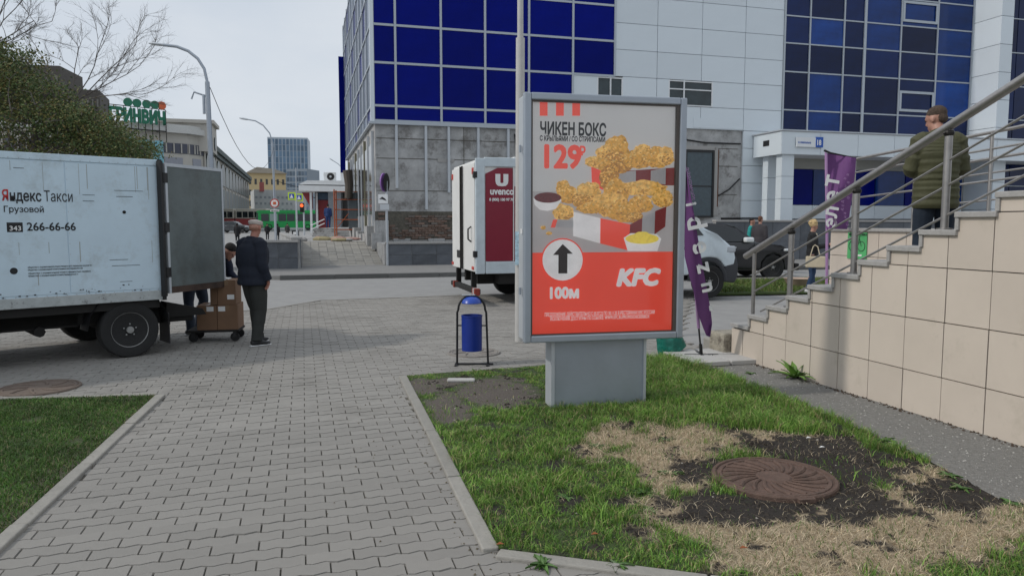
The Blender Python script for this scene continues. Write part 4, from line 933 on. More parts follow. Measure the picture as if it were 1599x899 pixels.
M_tdoor = mat('door_grey_plywood', (.125, .15, .15), .5, var=.2, scale=3, dirt=(.095, .105, .10), dscale=2.5, dthr=.5)
part('door_panel', MB().bbox((.03, -.02, .80), (1.0, .02, 2.30), .004), M_tdoor, dt)
part('door_edge', MB().box((0, -.028, .75), (.035, .025, 2.34)).box((1.0, -.028, .75), (1.025, .025, 2.34)).box((.03, -.027, 2.30), (1.0, .024, 2.34)), M_alul, dt)
part('rusty_edge', MB().box((.03, -.027, .75), (1.0, .024, .83)), mat('rusty_brown', (.07, .045, .035), .9, var=.5, scale=8), dt)
for z in (.95, 1.5, 2.1): part('hinge', MB().tube([(-.02, -.02, z), (-.02, -.02, z+.12)], .02, 8).box((-.05, -.03, z), (.04, -.02, z+.12)), M_black, dt)
part('rubber_strip', MB().box((-.075, -.03, .72), (-.035, .03, 2.36)), M_black, dt)
ch = MB().box((BX0-1.2, .25, .42), (BX1-.15, .4, .66)).box((BX0-1.2, 1.7, .42), (BX1-.15, 1.85, .66)).box((-.3, .3, .35), (-.1, 1.8, .5)).box((BX0, .04, .58), (BX1-.05, 2.06, .7))
ch.box((-3.3, .12, .22), (-1.35, .8, .66)).box((-1.3, .25, .4), (-.5, 1.5, .68)).box((.3, .3, .35), (.45, 1.8, .62)).tube([(-.9, .2, .38), (-.9, 1.9, .38)], .06, 8)
part('chassis', ch, M_under, TK)
part('mudguard', MB().tube([(.46*cos(a), .18, .36+.46*sin(a)) for a in [pi*k/8 for k in range(9)]], [(.012, .17)]*9, 8, X=Vector((1, 0, .001))), M_black, TK)
part('mudflap', MB().bbox((.44, .02, .12), (.455, .36, .5), .004), M_black, TK)
part('tail_step', MB().bbox((.42, .3, .35), (.85, 1.7, .48), .02).prism([(.5, .62), (.95, .5), (1.0, .42), (.5, .42)], .25, .45, 'y'), M_under, TK)
part('fuel_cap', MB().tube([(-1.36, .1, .45), (-1.36, .14, .45)], .03, 8), M_alul, TK)
wheel(TK, 0, .03, .335, .335, .2, nh=12); wheel(TK, 0, 2.0, .36, .36, .2, face=1); wheel(TK, -4.1, .06, .36, .36, .2)
cabp = [(-5.6, .55), (-5.7, 1.0), (-5.3, 1.35), (-4.75, 2.05), (-3.45, 2.1), (-3.45, .5)]
part('cab', MB().prism(cabp, .12, 1.98, 'y'), M_tbox, TK); part('side_window', MB().prism([(-5.1, 1.38), (-4.7, 1.95), (-3.8, 1.95), (-3.8, 1.35)], .105, .125, 'y'), M_glassd, TK)
part('windscreen', MB().prism([(-5.28, 1.38), (-4.78, 2.0), (-4.76, 2.03), (-5.3, 1.4)], .25, 1.85, 'y'), M_glassd, TK)

# ---------------------------------------------------------------- vending company truck in the middle
UP = Vector((-.715, 14.5, 0)); UK = empty('box_truck', UP, A, label='white box truck with a maroon side panel standing behind the lightbox', cat='truck')
M_ub = mat('clean_white_panel', (.74, .74, .72), .4, var=.05, scale=2, dirt=(.6, .6, .57), dscale=2, dthr=.6)
M_mar = mat('maroon_panel', (.22, .008, .028), .35, var=.05)
part('box_body', MB().bbox((0.03, 0.02, .64), (3.75, 2.28, 2.86), .02), M_ub, UK)
part('corner_post', MB().bbox((-.0, -.02, .62), (.185, .04, 2.88), .012), M_alul if False else mat('pale_blue_white', (.55, .62, .66), .4), UK)
part('side_rail', MB().bbox((.18, -.02, 2.72), (3.75, .03, 2.9), .012).bbox((.2, -.02, .62), (3.75, .03, .86), .012), MATS['pale_blue_white'], UK)
part('maroon_side', MB().prism([(.2, .87), (.755, .87), (.755, 2.70), (.45, 2.70), (.2, 2.58)], -.012, .0, 'y'), M_mar, UK); part('maroon_side', MB().prism([(.79, .87), (3.6, .87), (3.6, 2.4), (1.3, 2.4), (.79, 2.34)], -.012, .0, 'y'), M_mar, UK)
part('seam', MB().box((.765, -.016, .87), (.783, .0, 2.72)), M_ub, UK)
def UX(px, py):
    k = (px-799.5)/F; s = (k*UP.y-UP.x)/(U.x-k*U.y); return s, W(px, py, (UP+s*U).y).z
x, z = UX(773, 292); m = MB(); r_ = .13; cx_ = x+.17
pts_o = [(cx_-.17, 2.36), (cx_-.17, z+.1)]+[(cx_-.17*cos(pi*k/10), z+.1-.13*sin(pi*k/10)) for k in range(11)]+[(cx_+.17, 2.36), (cx_+.05, 2.36), (cx_+.05, z+.08), (cx_-.0, z+.05), (cx_-.05, z+.08), (cx_-.05, 2.36)]
x0_, z0_ = UX(773.5, 291); x1_, z1_ = UX(793.5, 272)
wU = x1_-x0_; hU = z1_-z0_
outl = [(0, 1), (0, .45), (.05, .2), (.2, .04), (.5, 0), (.8, .04), (.95, .2), (1, .45), (1, 1), (.62, 1), (.62, .3), (.5, .25), (.38, .3), (.38, 1)]
part('logo_letter', MB().prism([(x0_+a*wU, z0_+b*hU) for a, b in outl], -.017, -.01, 'y'), M_wprint, UK)
def utxt(s, px, py, wpx, hpx, bold=0):
    x, z = UX(px, py); x1, _ = UX(px+wpx, py); o = text(s, hpx*.0128/.55, M_wprint, UK, (x, -.016, z), bold=bold); wd = max(v.co.x for v in o.data.vertices)-min(v.co.x for v in o.data.vertices); o.scale.x = (x1-x)/wd
utxt('uvenco', 765, 303.5, 37, 8, .007); utxt('8 (800) 100 97 70', 764, 313.5, 38, 3.2, .003)
for k, (a, b) in enumerate(((.04, 1.12), (1.15, 2.24))): part('rear_door', MB().bbox((-.02, a, .66), (.03, b, 2.80), .01), M_ub, UK)
m = MB()
for y in (1.05, 1.22): m.tube([(-.045, y, .66), (-.045, y, 2.8)], .018, 6)
part('lock_bar', m, M_under, UK); part('grab_handle', MB().tube([(-.03, .28, 1.55), (-.09, .28, 1.5), (-.09, .28, 1.3), (-.03, .28, 1.25)], .018, 6), M_black, UK)
for y in (.06, 2.1): part('reflector', MB().box((-.035, y, 2.58), (-.018, y+.12, 2.7)).box((-.035, y, .7), (-.018, y+.16, .76)), M_red, UK)
for z in (.95, 2.5): part('hinge', MB().box((-.04, -.03, z), (.03, .08, z+.12)), M_black, UK)
part('number_plate_holder', MB().box((-.03, 1.3, .88), (-.02, 1.7, 1.04)), M_black, UK)
part('chassis', MB().box((.15, .5, .38), (5.3, .65, .62)).box((.15, 1.6, .38), (5.3, 1.75, .62)).box((.5, .1, .4), (1.0, 2.1, .6)).box((2.3, .06, .32), (3.6, .7, .62)), M_under, UK)
for y in (.35, 1.85): part('bumper_bracket', MB().box((-.0, y, .1+.2), (.1, y+.1, .64)), M_under, UK)
part('rear_bumper', MB().bbox((-.08, -.25, .24), (.04, 2.15, .34), .012), M_under, UK)
M_lr = mat('tail_red', (.25, .035, .02), .4, dirt=(.1, .08, .07), dscale=8)
for y, mm in ((-.36, M_lr), (-.27, M_tdirt), (-.20, M_lr), (1.7, M_lr)): part('tail_light', MB().bbox((-.11, y, .22), (.0, y+.085, .36), .012), mm, UK)
wheel(UK, 1.25, .08, .36, .36, .22); wheel(UK, 1.25, 2.2, .36, .36, .22, face=1); wheel(UK, 5.1, .02, .36, .36, .22, rimm=mat('grey_cap', (.15, .15, .15), .5)); wheel(UK, 5.1, 2.1, .36, .36, .2, face=1)
cab = [(3.8, .5), (4.62, .5), (4.66, .66), (4.76, .79), (4.92, .86), (5.1, .885), (5.28, .86), (5.42, .79), (5.52, .66), (5.8, .7), (5.84, .85), (5.8, 1.0), (5.7, 1.12), (5.52, 1.24), (5.25, 1.38), (4.98, 1.52), (4.7, 1.8), (4.42, 2.06), (4.25, 2.16), (3.8, 2.2)]
def vtap(vv):
    for v in vv:
        if v.co.z > 1.4: v.co.y = 1.09+(v.co.y-1.09)*(1-.13*(v.co.z-1.4)/.8)
        if v.co.x > 5.3: v.co.y = 1.09+(v.co.y-1.09)*(1-.12*(v.co.x-5.3)/.5)
part('cab', MB().rprism(cab, .06, 2.12, 'y', .055, 4, vtap), mat('van_white', (.66, .74, .78), .25, var=.04, coat=.4), UK, smooth=True)
part('front_bumper', MB().rprism([(5.44, .34), (5.84, .3), (5.93, .45), (5.93, .7), (5.86, .92), (5.74, .86), (5.56, .72)], .07, 2.1, 'y', .045, 3, vtap), mat('dark_grey_plastic', (.035, .037, .042), .6, var=.1), UK, smooth=True)
part('wheel_arch', MB().tube([(5.08+.44*cos(a), .09, .37+.47*sin(a)) for a in [pi*k/12 for k in range(13)]], [(.02, .05)]*13, 8, X=Vector((0.001, 1, 0))), MATS['dark_grey_plastic'], UK)
part('side_window', MB().add([(3.95, .052, 1.36), (4.95, .052, 1.36), (4.42, .125, 1.95), (3.95, .125, 1.98), (3.95, .09, 1.36), (4.95, .09, 1.36), (4.42, .16, 1.95), (3.95, .16, 1.98)], [(0, 1, 2, 3), (7, 6, 5, 4), (0, 4, 5, 1), (1, 5, 6, 2), (2, 6, 7, 3), (3, 7, 4, 0)]), M_glassd, UK)
part('windscreen', MB().prism([(4.45, 2.02), (4.48, 2.07), (4.99, 1.56), (4.95, 1.53)], .28, 1.9, 'y'), M_glassd, UK)
part('door_handle', MB().bbox((4.36, .04, 1.05), (4.52, .08, 1.12), .008), M_black, UK); part('mirror', MB().bbox((4.55, -.18, 1.5), (4.66, .05, 1.78), .02), M_black, UK)
part('door_gap', MB().box((3.95, .054, .62), (3.965, .09, 1.36)).box((4.6, .054, .95), (4.612, .09, 1.36)), M_under, UK); part('headlight', MB().bbox((5.56, .13, .98), (5.80, .34, 1.12), .03), M_alul, UK)
for o_ in [q for q in bpy.data.objects if q.parent == UK and (q.name.split('.')[0] in ('cab', 'front_bumper', 'wheel_arch', 'side_window', 'windscreen', 'door_handle', 'mirror', 'door_gap', 'headlight') or (q.name.startswith('wheel') and q.location.x > 4))]: o_.location.x += .11
part('roof_items', MB().box((.9, .4, 2.86), (1.05, .6, 2.96)).box((1.2, .4, 2.86), (1.35, .6, 2.97)), M_ub, UK)

# ---------------------------------------------------------------- black car and grey car
def car(name, label, root, rz, m, mirror=None, s=1):
    t = empty(name, root, rz, label=label, cat='car'); t.scale = (s, s, s)
    low = [(-4.4, .32), (-4.5, .55), (-4.48, .85), (-4.3, 1.04), (-3, 1.07), (-1.4, 1.06), (-.95, 1.03), (-.55, .97), (-.25, .87), (-.08, .74), (-.02, .55), (-.06, .36), (-.16, .27), (-.42, .26), (-.45, .5), (-.62, .68), (-.82, .74), (-1.02, .68), (-1.18, .5), (-1.2, .26), (-3.15, .26), (-3.18, .5), (-3.35, .68), (-3.55, .74), (-3.75, .68), (-3.92, .5), (-3.95, .3)]
    def tp(vv):
        for v in vv:
            if v.co.x > -.7: v.co.y = .9+(v.co.y-.9)*(1-.28*(v.co.x+.7)/.7)
            if v.co.x < -4.2: v.co.y = .9+(v.co.y-.9)*.88
    part('body', MB().rprism(low, 0, 1.8, 'y', .05, 4, tp), m, t, smooth=True)
    vs = []; top = [(-4.25, .98), (-3.95, 1.38), (-3.6, 1.53), (-2.9, 1.60), (-2.2, 1.575), (-1.9, 1.48), (-1.55, 1.22), (-1.2, 1.0)]
    for x, z in top: ins = .03 if z < 1.1 else .2; vs += [(x, ins, z), (x, 1.8-ins, z)]
    n = len(top); fs = [tuple(range(0, 2*n, 2)), tuple(range(1, 2*n, 2))[::-1]]+[(2*i, 2*i+1, 2*i+3, 2*i+2) for i in range(n-1)]+[(0, 1, 2*n-1, 2*n-2)]
    bmc = MB().add(vs, fs).mesh('cabin'); bm = bmesh.new(); bm.from_mesh(bmc); bmesh.ops.bevel(bm, geom=bm.edges[:], offset=.05, segments=3, affect='EDGES', clamp_overlap=True); bm.to_mesh(bmc); bm.free(); bmc.polygons.foreach_set('use_smooth', [True]*len(bmc.polygons)); bmc.set_sharp_from_angle(angle=radians(38)); link('cabin', bmc, m, t)
    for poly in ([(-3.9, 1.08), (-3.55, 1.44), (-2.95, 1.5), (-2.85, 1.08)], [(-2.78, 1.08), (-2.85, 1.5), (-2.05, 1.47), (-1.55, 1.08)]):
        q = []
        for x, z in poly: q.append((x, .03+(z-1.03)/.52*.17-.012, z))
        part('side_window', MB().add(q+[(a, b+.03, c) for a, b, c in q], [(0, 1, 2, 3), (7, 6, 5, 4), (0, 4, 5, 1), (1, 5, 6, 2), (2, 6, 7, 3), (3, 7, 4, 0)]), M_glassd, t)
    q = [(-1.31, .2, 1.08), (-1.31, 1.6, 1.08), (-1.90, 1.5, 1.50), (-1.90, .3, 1.50)]
    part('windscreen', MB().add(q+[(a+.02, b, c+.02) for a, b, c in q], [(3, 2, 1, 0), (4, 5, 6, 7), (0, 1, 5, 4), (1, 2, 6, 5), (2, 3, 7, 6), (3, 0, 4, 7)]), M_glassd, t)
    for y in (.02, 1.5): part('headlight', MB().bbox((-.46, y+.02, .8), (-.16, y+.22, .87), .02), M_whitep, t)
    part('mirror', MB().bbox((-1.75, -.18, 1.06), (-1.5, .02, 1.2), .04), mirror or m, t); part('door_handle', MB().bbox((-2.1, -.02, .9), (-1.95, .0, .93), .005).bbox((-3.1, -.02, .92), (-2.95, .0, .95), .005), M_alul, t)
    part('door_gap', MB().box((-1.42, -.004, .35), (-1.405, .01, 1.03)).box((-2.55, -.004, .35), (-2.535, .01, 1.03)), M_under, t)
    part('bumper', MB().bbox((-.12, .1, .25), (.03, 1.7, .45), .03), M_under, t)
    for x in (-.82, -3.55):
        wheel(t, x, .02, .35, .35, .2, rimm=mat('dark_alloy', (.05, .05, .052), .4, .5)); wheel(t, x, 1.78, .35, .35, .2, face=1)
    return t
cp = G(1249, 436); car('parked_car', 'black car parked beyond the grass strip in front of the granite wall', (cp.x, cp.y, 0), A*.55, M_blackp, M_whitep, 1.02)
gp = W(387, 350, 100); c = car('moving_car', 'dark grey hatchback driving past the tram far down the street', (gp.x, 100, gz(0, 100)), 0, mat('grey_car_paint', (.07, .075, .08), .3), None, .98)
# bus and tram
M_busg = mat('bus_green', (.008, .33, .07), .35, var=.06)
bp = W(398, 350, 112); BU = empty('green_bus', (bp.x, 112, gz(0, 112)), 0, label='bright green city bus on the far street behind the pedestrians', cat='bus')
part('body', MB().prism([(.4, .35), (0, .8), (.35, 2.9), (.9, 2.98), (10.2, 2.98), (10.3, .35)], 0, 2.4, 'y'), M_busg, BU)
for i in range(7): part('window', MB().box((1.0+i*1.3, -.03, 1.35), (2.15+i*1.3, .02, 2.45)), M_glassd if i != 1 else mat('grey_door_panel', (.3, .38, .35), .4), BU)
part('windscreen', MB().prism([(.12, 1.3), (.32, 2.6), (.5, 2.6), (.5, 1.3)], -.02, 2.42, 'y'), M_glassd, BU)
part('roof_line', MB().box((.9, -.05, 2.6), (10.1, .0, 2.7)), M_busg, BU)
for x in (2.2, 8.0): wheel(BU, x, .0, .45, .45, .3)
tp_ = W(330, 350, 126)
M_trc = mat('tram_cream', (.50, .47, .40), .5); M_trr = mat('tram_red', (.34, .06, .06), .5)
for k in range(2):
    T = empty('tram', (tp_.x+k*5.6-1.5, 126, gz(0, 126)), 0, label=('front cream and red tram car next to the green bus' if k else 'rear cream and red tram car behind the grey hatchback'), cat='tram', group='tram cars on the far street')
    part('body', MB().bbox((0, 0, 1.5), (5.4, 2.4, 3.0), .1), M_trc, T); part('lower_body', MB().bbox((0.01, -.02, .3), (5.39, 2.4, 1.49), .05), M_trr, T); part('roof', MB().bbox((.1, .1, 3.0), (5.3, 2.3, 3.2), .08), M_trc, T)
    for i in range(5): part('window', MB().box((.3+i*1.0, -.03, 1.7), (1.15+i*1.0, .02, 2.7)), M_glassd, T)

# ---------------------------------------------------------------- street furniture
def lamp(name, label, base, pts, r0, head, hl):
    t = empty(name, base, 0, label=label, cat='street lamp')
    zs = [Vector(p)-Vector(base) for p in pts]
    part('pole', MB().tube([(0, 0, 0), zs[0]], [r0, r0*.75], 12), M_alu, t, smooth=True)
    part('arm', MB().tube(zs, r0*.5, 8), M_alu, t, smooth=True)
    h = zs[-1]; d = (zs[-1]-zs[-2]).normalized()
    part('lamp_head', MB().tube([h-d*.1, h+d*hl*.2, h+d*hl*.6, h+d*hl], [(hl*.08, hl*.05), (hl*.17, hl*.1), (hl*.18, hl*.11), (hl*.06, hl*.04)], 12, X=Vector((0, 1, 0))), M_alul, t, smooth=True)
    part('lamp_glass', MB().tube([h+d*hl*.25+Vector((0, 0, -hl*.07)), h+d*hl*.85+Vector((0, 0, -hl*.07))], [(hl*.12, hl*.04), (hl*.1, hl*.04)], 10, X=Vector((0, 1, 0))), M_whitep, t); return t
d1 = 25; g1 = W(333, 300, d1); g1.z = 0
L1 = lamp('street_lamp', 'tall curved street lamp rising behind the open truck door', g1, [W(x, y, d1) for x, y in ((323.5, 128), (319, 108), (309, 92), (294, 80), (276, 73), (255, 70.5))], .1, None, .48)
part('cable_arm', MB().tube([W(321, 150, d1)-g1, W(303, 144, d1)-g1, W(299, 155, d1)-g1], .03, 6).tube([W(318, 148, d1)-g1, W(319, 178, d1)-g1], .05, 6), M_alu, L1)
d2 = 60; g2 = W(430, 345, d2); g2.z = 0
L2 = lamp('street_lamp', 'slim street lamp in front of the skyline tower', g2, [W(x, y, d2) for x, y in ((425.5, 222), (421, 208), (411, 196), (399, 189), (388, 187))], .1, None, .75)
d3 = 90; g3 = W(537, 345, d3); g3.z = gz(0, d3)
lamp('street_lamp', 'distant street lamp above the kiosk roof', g3, [W(x, y, d3) for x, y in ((537, 270), (534, 262), (528, 256), (521, 251.5))], .09, None, .6)
UPp = W(811, 500, 10.0); UPp.z = 0
t = empty('utility_pole', UPp, 0, label='tall pale pole rising behind the left edge of the lightbox', cat='pole')
part('pole', MB().tube([(0, 0, 0), (.01, 0, 4.05)], [.062, .058], 16), mat('pale_pole', (.50, .49, .47), .7, var=.1), t, smooth=True); part('upper_pole', MB().tube([(.01, 0, 4.05), (0, 0, 8.5)], [.04, .036], 16), MATS['pale_pole'], t, smooth=True)
part('paper_strip', MB().box((-.06, -.072, 1.05), (.0, -.06, 1.5)), mat('blue_white_paper', (.45, .62, .72), .8, var=.5, scale=25), t)
def wire(name, label, a, b, sag, r, n=14):
    pts = [a.lerp(b, i/n)+Vector((0, 0, -sag*4*(i/n)*(1-i/n))) for i in range(n+1)]
    return part(name, MB().tube([p-a for p in pts], r, 5), M_under, label=label, cat='wire') , a
for nm, lb, a, b, sag, r in (('overhead_wire', 'sagging black cable from the tall street lamp to the slim lamp', W(328, 137, 25), W(428, 230, 60), 2.2, .012), ('overhead_wire', 'thin horizontal cable above the kiosk running to the office block', W(483, 306, 60), W(560, 312, 60), .3, .03), ('overhead_wire', 'thin upper cable left of the office block', W(430, 282, 70), W(548, 292, 70), .5, .03)):
    o, a_ = wire(nm, lb, a, b, sag, r); o.location = a_
def signpost(name, label, px, pyb, d, ztop, r=.03, base=True):
    g = W(px, pyb, d); t = empty(name, (g.x, d, 0 if not base else 0), 0, label=label, cat='road sign'); part('post', MB().tube([(0, 0, 0), (0, 0, ztop)], r, 8), M_alul, t, smooth=True); return t, g
def disc(par, name, x, y, z, r, m, th=.02, sx_=1):
    return part(name, MB().lathe([(0, 0), (r, 0), (r, th), (0, th)], 24, Matrix.Translation((x, y, z)) @ Matrix.Rotation(pi/2, 4, 'X') if sx_ == 1 else Matrix.Translation((x, y, z)) @ Matrix.Rotation(radians(75), 4, 'Z') @ Matrix.Rotation(pi/2, 4, 'X')), m, par)
M_sblue = mat('road_sign_blue', (.02, .06, .42), .4); M_purp = mat('faded_violet', (.35, .16, .5), .5)
t, g = signpost('road_sign', 'sign post with violet round sign seen edge on and small arrow plate before the ramp', 605, 415, 26.5, W(603, 283, 26.5).z, .045)
disc(t, 'round_sign', -.08, -.05, W(0, 285, 26.5).z, .33, M_purp, .03, 0)
part('sign_back', MB().lathe([(0, 0), (.33, 0), (0, .01)], 20, Matrix.Translation((.02, -.05, W(0, 285, 26.5).z)) @ Matrix.Rotation(radians(80), 4, 'Z') @ Matrix.Rotation(pi/2, 4, 'X')), M_under, t)
zz = W(0, 311, 26.5).z; part('arrow_plate', MB().box((-.28, -.08, zz-.15), (.06, -.055, zz+.17)), M_whitep, t); part('arrow_mark', MB().prism([(-.24, zz), (-.14, zz+.08), (-.05, zz+.03), (.02, zz-.06), (-.08, zz-.03), (-.15, zz)], -.09, -.078, 'y'), M_txt, t); part('lower_plate', MB().box((-.22, -.08, zz-.38), (.1, -.055, zz-.18)), M_alul, t)
t, g = signpost('road_sign', 'round white sign with red rim and orange symbol beside the slim lamp', 430, 345, 59, W(0, 312, 59).z, .03)
zz = W(0, 317.5, 59).z; disc(t, 'red_rim', 0, -.05, zz, .36, M_red); disc(t, 'white_disc', 0, -.075, zz, .28, M_wprint); part('orange_symbol', MB().box((-.12, -.11, zz-.1), (.12, -.09, zz+.12)), M_sor, t); part('arrow_plate', MB().box((-.35, -.08, zz-.66), (.35, -.05, zz-.5)), M_wprint, t); part('arrow_mark', MB().prism([(-.3, zz-.58), (-.2, zz-.53), (-.2, zz-.565), (.3, zz-.565), (.3, zz-.595), (-.2, zz-.595), (-.2, zz-.63)], -.1, -.082, 'y'), M_txt, t)
t, g = signpost('road_sign', 'no stopping sign with red rim and blue face right of the open truck door', 338, 345, 24, W(0, 290, 24).z, .03)
zz = W(0, 301.5, 24).z
def edisc(par, name, r, m, y, zz=zz): return part(name, MB().lathe([(0, 0), (r, 0), (r, .01), (0, .01)], 24, Matrix.Translation((0, y, zz)) @ Matrix.Scale(.62, 4, (1, 0, 0)) @ Matrix.Rotation(pi/2, 4, 'X')), m, par)
edisc(t, 'red_rim', .25, M_red, -.05); edisc(t, 'blue_face', .18, M_sblue, -.065); part('red_cross', MB().box((-.012, -.08, -.17), (.012, -.077, .17), Matrix.Translation((0, 0, zz)) @ Matrix.Rotation(.6, 4, 'Y')).box((-.012, -.081, -.17), (.012, -.078, .17), Matrix.Translation((0, 0, zz)) @ Matrix.Rotation(-.6, 4, 'Y')), M_red, t)
M_yg = mat('fluorescent_yellow', (.55, .75, .04), .5)
for px, py, lb in ((459.5, 308, 'left pedestrian crossing sign with yellow border'), (471, 310, 'right pedestrian crossing sign with yellow border above the traffic light')):
    d = 70; t, g = signpost('crossing_sign', lb, px+3, 345, d, W(0, py-4, d).z, .04); zz = W(0, py, d).z
    part('yellow_border', MB().box((-.7, -.06, zz-.25), (.0, -.03, zz+.45)), M_yg, t); part('blue_face', MB().box((-.58, -.08, zz-.13), (-.12, -.062, zz+.33)), M_sblue, t); part('white_triangle', MB().prism([(-.52, zz-.08), (-.18, zz-.08), (-.35, zz+.28)], -.095, -.082, 'y'), M_wprint, t)
d = 66; t, g = signpost('traffic_light', 'traffic light glowing orange red at the crossing', 475, 345, d, W(0, 314, d).z, .06); t['category'] = 'traffic light'
zz = W(0, 322, d).z; part('housing', MB().bbox((-.3, -.25, zz-.55), (.06, .0, zz+.28), .03), M_black, t); part('red_lens', MB().lathe([(0, 0), (.15, 0), (.12, .05), (0, .06)], 16, Matrix.Translation((-.12, -.25, zz+.05)) @ Matrix.Rotation(pi/2, 4, 'X')), emis('lit_orange', (1, .13, .03), 1.3), t)
for k in (1, 2): part('dark_lens', MB().lathe([(0, 0), (.09, 0), (.09, .04), (0, .04)], 14, Matrix.Translation((-.12, -.25, zz+.02-.21*k)) @ Matrix.Rotation(pi/2, 4, 'X')), M_under, t)
d = 50; g = W(464, 345, d); t = empty('thin_mast', (g.x, d, 0), 0, label='thin white mast left of the kiosk', cat='pole'); part('mast', MB().tube([(0, 0, 0), (0, 0, W(0, 262, d).z)], [.05, .03], 8), M_alul, t)
d = 72; g = W(461, 345, d); t = empty('litter_bin', (g.x, d, 0), 0, label='small black litter bin on the square by the crossing', cat='bin'); part('body', MB().bbox((-.3, -.25, 0), (.3, .25, 1.0), .04), M_black, t); part('white_patch', MB().box((-.15, -.27, .6), (.15, -.245, .85)), M_wprint, t)

# blue bin on a hoop stand
bp = G(737, 569); BN = empty('litter_bin', bp, 0, label='blue cylindrical litter bin hanging in a black hoop stand on the paving', cat='bin')
hw = .165; pts = [(-hw-.005, 0, 0), (-hw, 0, .6)]+[(-hw*.93*cos(pi*k/12), 0, .63+.165*sin(pi*k/12)) for k in range(13)]+[(hw, 0, .6), (hw+.02, 0, 0)]
part('hoop', MB().tube(pts, .0125, 10), M_black, BN, smooth=True)
part('base_bar', MB().bbox((-hw-.03, -.02, 0), (hw+.08, .02, .018), .004).bbox((-hw-.03, -.11, .0), (-hw+.0, .11, .012), .003).bbox((hw+.0, -.11, .0), (hw+.03, .11, .012), .003), M_black, BN)
M_bblue = mat('bin_blue', (.006, .03, .26), .35, var=.1, scale=8, dirt=(.01, .03, .16), dscale=6)
part('bucket', MB().lathe([(.112, .165), (.116, .168), (.118, .55), (.122, .553), (.122, .57), (.114, .57), (.112, .54), (.108, .2), (0, .19)], 40), M_bblue, BN, smooth=True)
part('lid', MB().lathe([(.112, .705), (.114, .71), (.1, .745), (.06, .775), (0, .785)], 36), mat('lid_blue', (.02, .07, .40), .3), BN, smooth=True)
part('lid_bar', MB().bbox((-.11, -.02, .795), (.04, .02, .805), .002), M_alul, BN); part('pivot', MB().tube([(-hw, 0, .45), (-.11, 0, .45)], .008, 6).tube([(.11, 0, .45), (hw, 0, .45)], .008, 6), M_black, BN)

# manhole covers
M_iron = mat('rusty_cast_iron', (.125, .08, .062), .85, var=.3, scale=14, bump=.5, bscale=60, dirt=(.07, .05, .04), dscale=8)
def cover(label, c, r, m, ribs=20, z=.025, rz=0):
    t = empty('manhole_cover', (c.x, c.y, 0), rz, label=label, cat='manhole cover')
    part('frame', MB().lathe([(r*1.0, z-.02), (r*1.09, z-.02), (r*1.09, z+.004), (r*1.07, z+.012), (r*1.02, z+.012), (r*1.005, z+.002)], 48), m, t)
    part('plate', MB().lathe([(0, z), (r*.995, z), (r*.995, z-.02), (0, z-.02)], 48), m, t)
    mm = MB().lathe([(r*.90, z), (r*.91, z+.009), (r*.97, z+.009), (r*.985, z)], 48).lathe([(0, z+.006), (r*.28, z+.009), (r*.32, z+.002), (r*.32, z-.003), (0, z-.003)], 32)
    part('raised_rim', mm, m, t)
    for k in range(ribs):
        a0 = 2*pi*k/ribs; part('rib', MB().tube([(r*q*cos(a0+.75*(q-.3)), r*q*sin(a0+.75*(q-.3)), z+.003) for q in (.33, .45, .58, .72, .9)], [(.008, .011), (.011, .012), (.013, .013), (.014, .013), (.013, .011)], 6), m, t)
    part('lug', MB().box((-.05, -r*1.16, z-.015), (.05, -r*1.0, z+.009)), m, t); return t
cover('rusty manhole cover with curved spiral ribs in the bare earth of the bed', MH, .345, M_iron, 20, .03, radians(8))
cover('brown manhole cover set in the paving at the left beside the lawn', G(62, 606), .33, mat('brown_iron', (.17, .13, .105), .9, var=.2, bump=.3, dirt=(.1, .08, .065)), 8, .006)
cover('pale manhole cover under the blue litter bin', G(740, 551), .30, mat('dusty_iron', (.24, .22, .20), .9, var=.2), 8, .004)

# slabs, flag base and bags at the stair foot
sl_ = empty('loose_slabs', (0, 0, 0), 0, label='four pale square slabs laid flat at the foot of the stair', cat='slab')
o_ = G(1100, 560); M_ps = mat('pale_slab', (.47, .46, .44), .8, var=.08, scale=6, dirt=(.38, .37, .35))
for i, (a, b) in enumerate(((-.42, -.42), (.02, -.42), (-.42, .02), (.02, .02), (.46, -.3))):
    c = o_+U*(a+.02)+V*(b-.1); o = part('slab', MB().bbox((0, 0, .0), (.41, .41, .05), .006), M_ps, sl_); o.location = (c.x, c.y, .012+random.uniform(0, .008)); o.rotation_euler.z = A+random.uniform(-.04, .04)
M_vio = mat('violet_flag_cloth', (.16, .055, .20), .75, var=.12, scale=3); M_vio2 = mat('pale_violet_cloth', (.38, .22, .42), .7)
FB = G(1095, 561); FBp = empty('feather_flag', (FB.x, FB.y, 0), 0, label='violet feather flag with white lettering leaning beside the lightbox', cat='flag')
dF = FB.y
def FL(px, py, dy=0): p = W(px, py, dF+dy-(max(0, 540-py)/300)*.75); return p-Vector((FB.x, FB.y, 0))
part('pole', MB().tube([(0, 0, .05), FL(1091, 510), FL(1084, 420), FL(1074, 300), FL(1067.5, 236)], [.011, .011, .009, .007, .004], 8), M_black, FBp)
part('socket', MB().tube([(0, 0, .04), FL(1094, 537)], .02, 10).box((-.2, -.02, .05), (.2, .02, .065)).box((-.02, -.2, .05), (.02, .2, .066)), M_black, FBp)
le = [(1067.5, 238), (1068.5, 290), (1068.5, 350), (1069, 400), (1076, 430), (1084, 458), (1090, 490), (1098, 512), (1103, 524)]
ri = [(1068.5, 238), (1076, 290), (1084, 335), (1092, 385), (1099, 425), (1105, 458), (1110, 485), (1112, 505), (1109, 526)]
vs = []; N_ = 6
def FS(i, f, off=0):
    a, b = le[i], ri[i]; x, y = a[0]*(1-f)+b[0]*f, a[1]*(1-f)+b[1]*f; return FL(x, y, .05*sin(f*3.1+i*.8)-.02+off)
